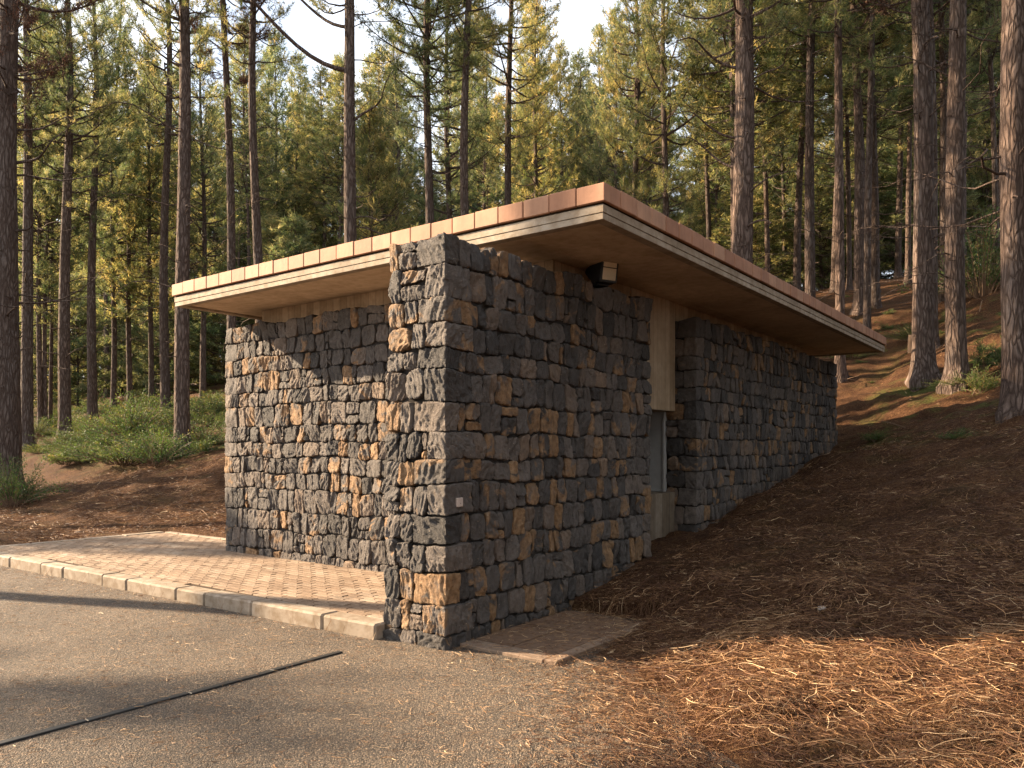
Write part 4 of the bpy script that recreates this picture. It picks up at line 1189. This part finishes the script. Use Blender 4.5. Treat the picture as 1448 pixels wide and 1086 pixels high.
# ------------------------------------------------------------------ needle litter
def litter(name, X, Y, ln, wd, lift, g, seg=4, curl=0.55, zfun=None, tmean=0.44):
    n = len(X)
    z = zfun(X, Y)
    a = g.uniform(0, 2 * math.pi, n); da = g.normal(0, curl, n) * 1.3
    pts = [np.stack([X, Y, z + g.uniform(0, 1, n) ** 2 * lift], 1)]
    zr = g.normal(0, 0.16, n)
    for s in range(seg):
        a = a + da + g.normal(0, 0.25, n)
        st_ = ln / seg
        p = pts[-1] + np.stack([np.cos(a) * st_, np.sin(a) * st_, zr * st_ * (1 - 2 * s / seg)], 1)
        pts.append(p)
    P = np.stack(pts, 1)
    gzz = zfun(P[:, -1, 0], P[:, -1, 1]) - z                      # drape over the slope
    P[:, :, 2] += np.linspace(0, 1, seg + 1)[None] * gzz[:, None]
    roll = g.uniform(-1.0, 1.0, n)
    per = np.stack([-np.sin(a) * np.cos(roll), np.cos(a) * np.cos(roll), np.sin(roll)], 1)
    w_ = np.linspace(1, 0.45, seg + 1)[None, :, None] * wd[:, None, None] / 2
    V = np.stack([P - per[:, None] * w_, P + per[:, None] * w_], 2).reshape(-1, 3)
    b_ = (np.arange(n) * (seg + 1) * 2)[:, None] + np.arange(seg)[None] * 2
    F = np.stack([b_, b_ + 1, b_ + 3, b_ + 2], -1).reshape(-1, 4)
    t = np.clip(g.normal(tmean, 0.2, n) + 0.16 * perlin(np.stack([X * 2.2, Y * 2.2, X * 0 + 2.5], 1)) + (g.uniform(0, 1, n) < 0.07) * 0.4, 0, 1)
    return link(name, mesh_np(name, V, F, [M_LIT], smooth=True, attr={"tint": np.repeat(t, (seg + 1) * 2)}))
g = np.random.default_rng(21)
def sample(n, dlo, dhi, plo, phi, power):
    d = dlo + (dhi - dlo) * g.uniform(0, 1, n) ** power
    px = g.uniform(plo, phi, n)
    P = CAM[None] + ((px - CX) / F_PX * d)[:, None] * RIGHT[None] + d[:, None] * VIEW[None]
    return P[:, 0], P[:, 1], d
Xs, Ys, Ls, Ws = [], [], [], []
for (n, a, b_, p0, p1, pw) in ((95000, 2.6, 7.0, 740, 1700, 1.0), (60000, 6.5, 13, 800, 1640, 1.0), (9000, 12, 24, 1150, 1560, 1.0), (30000, 10.5, 20, -80, 420, 1.2)):
    X, Y, d = sample(n, a, b_, p0, p1, pw)
    z = ground(X, Y)
    soil = ((X > 0.05) & (Y < 30) & (z > 0.012)) | ((X < -5.7) & (Y > 2.6)) | (X < -8.8)
    inside = (X < 0.0) & (X > -5.6) & (Y > 0) & (Y < 11.4)
    slab = (X < 0.86) & (X > 0) & (Y > 0.1) & (Y < 1.6)
    clump = perlin(np.stack([X * 1.7, Y * 1.7, X * 0 + 11.5], 1)) + 0.6 * perlin(np.stack([X * 4.5, Y * 4.5, X * 0 + 12.5], 1))
    ok = soil & (g.uniform(0, 1, n) < 0.62 + 0.9 * clump) & ~inside & ~(slab & (g.uniform(0, 1, n) > 0.03)) & (z > 0.005)
    Xs.append(X[ok]); Ys.append(Y[ok]); Ls.append(g.uniform(.05, .19, ok.sum()) * (1 - 0.3 * sstep(4, 8, d[ok]))); Ls[-1] *= np.where(X[ok] < -5, 1.7, 1.0); Ws.append(np.where(X[ok] < -5, 1.5, 1.0) * g.uniform(.0025, .0054, ok.sum()) * (0.8 + 0.05 * d[ok]))
X, Y, L_, W_ = map(np.concatenate, (Xs, Ys, Ls, Ws))
tag(litter("pine_needle_litter", X, Y, L_, W_, 0.075, g, zfun=lambda x, y: ground(x, y)), "thick brown carpet of fallen pine needles beside the shelter", "needle litter", kind="stuff")
# stray needles on the asphalt, the paving and the slabs
def flat(x, y): return np.where((y > kerb_y(x) + 0.0) & (x < -0.6), 0.128, np.where((x > 0) & (y > 0.1) & (x < .92), 0.036, 0.006))
X, Y, d = sample(42000, 2.6, 10, -60, 1200, 0.8)
edge = np.interp(Y, _by, _bx)
near_edge = np.exp(-np.clip(edge - X, 0, None) / 0.45)
near_kerb = np.exp(-np.clip(kerb_y(X) - Y, 0, None) / 0.12)
keep = (X < edge + 0.3) & ((Y < kerb_y(X) - 0.02) | ((X > 0.03) & (Y < 1.7))) & (g.uniform(0, 1, len(X)) < 0.26 + 0.9 * near_edge + 0.9 * near_kerb)
X, Y, d = X[keep], Y[keep], d[keep]; n = len(X); stray_keep = keep
tag(litter("stray_needles", X, Y, g.uniform(.02, .09, n) * (1 + near_edge[keep]), g.uniform(.002, .0045, n), 0.006, g, seg=3, curl=0.5, zfun=flat, tmean=0.62), "stray dry needles strewn over the asphalt", "needle litter", kind="stuff")

X, Y, d = sample(60000, 2.5, 8.5, 700, 1300, 0.9)
edge = np.interp(Y, _by, _bx); off_ = edge - X
keep = (off_ > -0.5) & (g.uniform(0, 1, len(X)) < np.exp(-np.clip(off_ + 0.05, 0, None) / 0.28)) & ((Y < 0.05) | (X > 0.03)) & ~((X < 0.9) & (Y > 0.1) & (Y < 1.62) & (g.uniform(0, 1, len(X)) > 0.08)) & (Y < 1.9)
X, Y = X[keep], Y[keep]; n = len(X)
tag(litter("fringe_needles", X, Y, g.uniform(.05, .17, n), g.uniform(.0022, .0048, n), 0.03, g, curl=0.6, zfun=lambda x, y: np.maximum(ground(x, y), flat(x, y))), "dry needles thinning out over the edge of the asphalt", "needle litter", kind="stuff")

X, Y, d = sample(24000, 2.6, 5.6, 860, 1650, 0.9)
clump = perlin(np.stack([X * 1.9, Y * 1.9, X * 0 + 21.5], 1)) + 0.5 * perlin(np.stack([X * 5, Y * 5, X * 0 + 22.5], 1))
keep = (ground(X, Y) > 0.03) & (X > 0.95) & (g.uniform(0, 1, len(X)) < 0.45 + 1.1 * clump)
X, Y = X[keep], Y[keep]; n = len(X)
tag(litter("needle_tangle", X, Y, g.uniform(.14, .30, n), g.uniform(.003, .0062, n), 0.10, g, seg=6, curl=0.42, zfun=lambda x, y: ground(x, y), tmean=0.58), "tangle of long pale needles heaped nearest the viewer", "needle litter", kind="stuff")

# little things lying in the needles
def rock(name, px, py, r, label, mat=M_ROCK, cat="stone"):
    x, y, d = ray_ground(px, py, 3, 40)
    C, F = cube_faces(5, ['+x', '-x', '+y', '-y', '+z', '-z'])
    V = C / np.linalg.norm(C, axis=1)[:, None]; V = V * (1 + 0.35 * perlin(V * 1.3 + px)[:, None]) * np.array([r, r * .8, r * .6])
    o = link(name, mesh_np(name, V, F, [mat])); o.location = (x, y, gz(x, y) + r * 0.35); tag(o, label, cat); return o
rock("stone", 1162, 858, 0.032, "small whitish stone lying in the shaded brown needles")
def stick(px, py, ln, az, label, r=0.012, arch=0.12):
    x, y, d = ray_ground(px, py, 4, 40)
    b = MB(); b.tube([(math.cos(az) * ln * s, math.sin(az) * ln * s, 0.03 + arch * ln * math.sin(s * 3.0)) for s in np.linspace(0, 1, 7)], [r * (1 - .7 * s) for s in np.linspace(0, 1, 7)], 6)
    b.tube([(math.cos(az) * ln * .5, math.sin(az) * ln * .5, .03 + arch * ln), (math.cos(az + .7) * ln * .7, math.sin(az + .7) * ln * .7, .05 + arch * ln * 1.5)], [r * .5, r * .2], 5)
    o = b.build("fallen_branch", M_WOOD, smooth=True); o.location = (x, y, gz(x, y)); tag(o, label, "fallen branch", "loose dead sticks" if "stick" in label else None)
stick(1186, 590, 0.7, 0.9, "pale forked branch on the ground beside the shelter's far end")
stick(1375, 560, 0.7, 1.2, "curved dead branch below the shrub of the dark barked pine", arch=0.35)
stick(118, 690, 1.2, 0.4, "thin fallen branch on the needles below the left shrubs")
stick(1385, 440, 0.9, 1.5, "bent dead branch sticking up high on the right slope", arch=0.4)
for i in range(14):
    if i < 7: px, py = rs.uniform(60, 310), rs.uniform(660, 735)
    else: px, py = rs.uniform(1195, 1440), rs.uniform(470, 640)
    stick(px, py, rs.uniform(0.4, 1.1), rs.uniform(0, 6), "thin dead stick lying on the needles " + ("behind the brick paving" if i < 7 else "of the right slope"), r=rs.uniform(.006, .012), arch=rs.uniform(.02, .15))
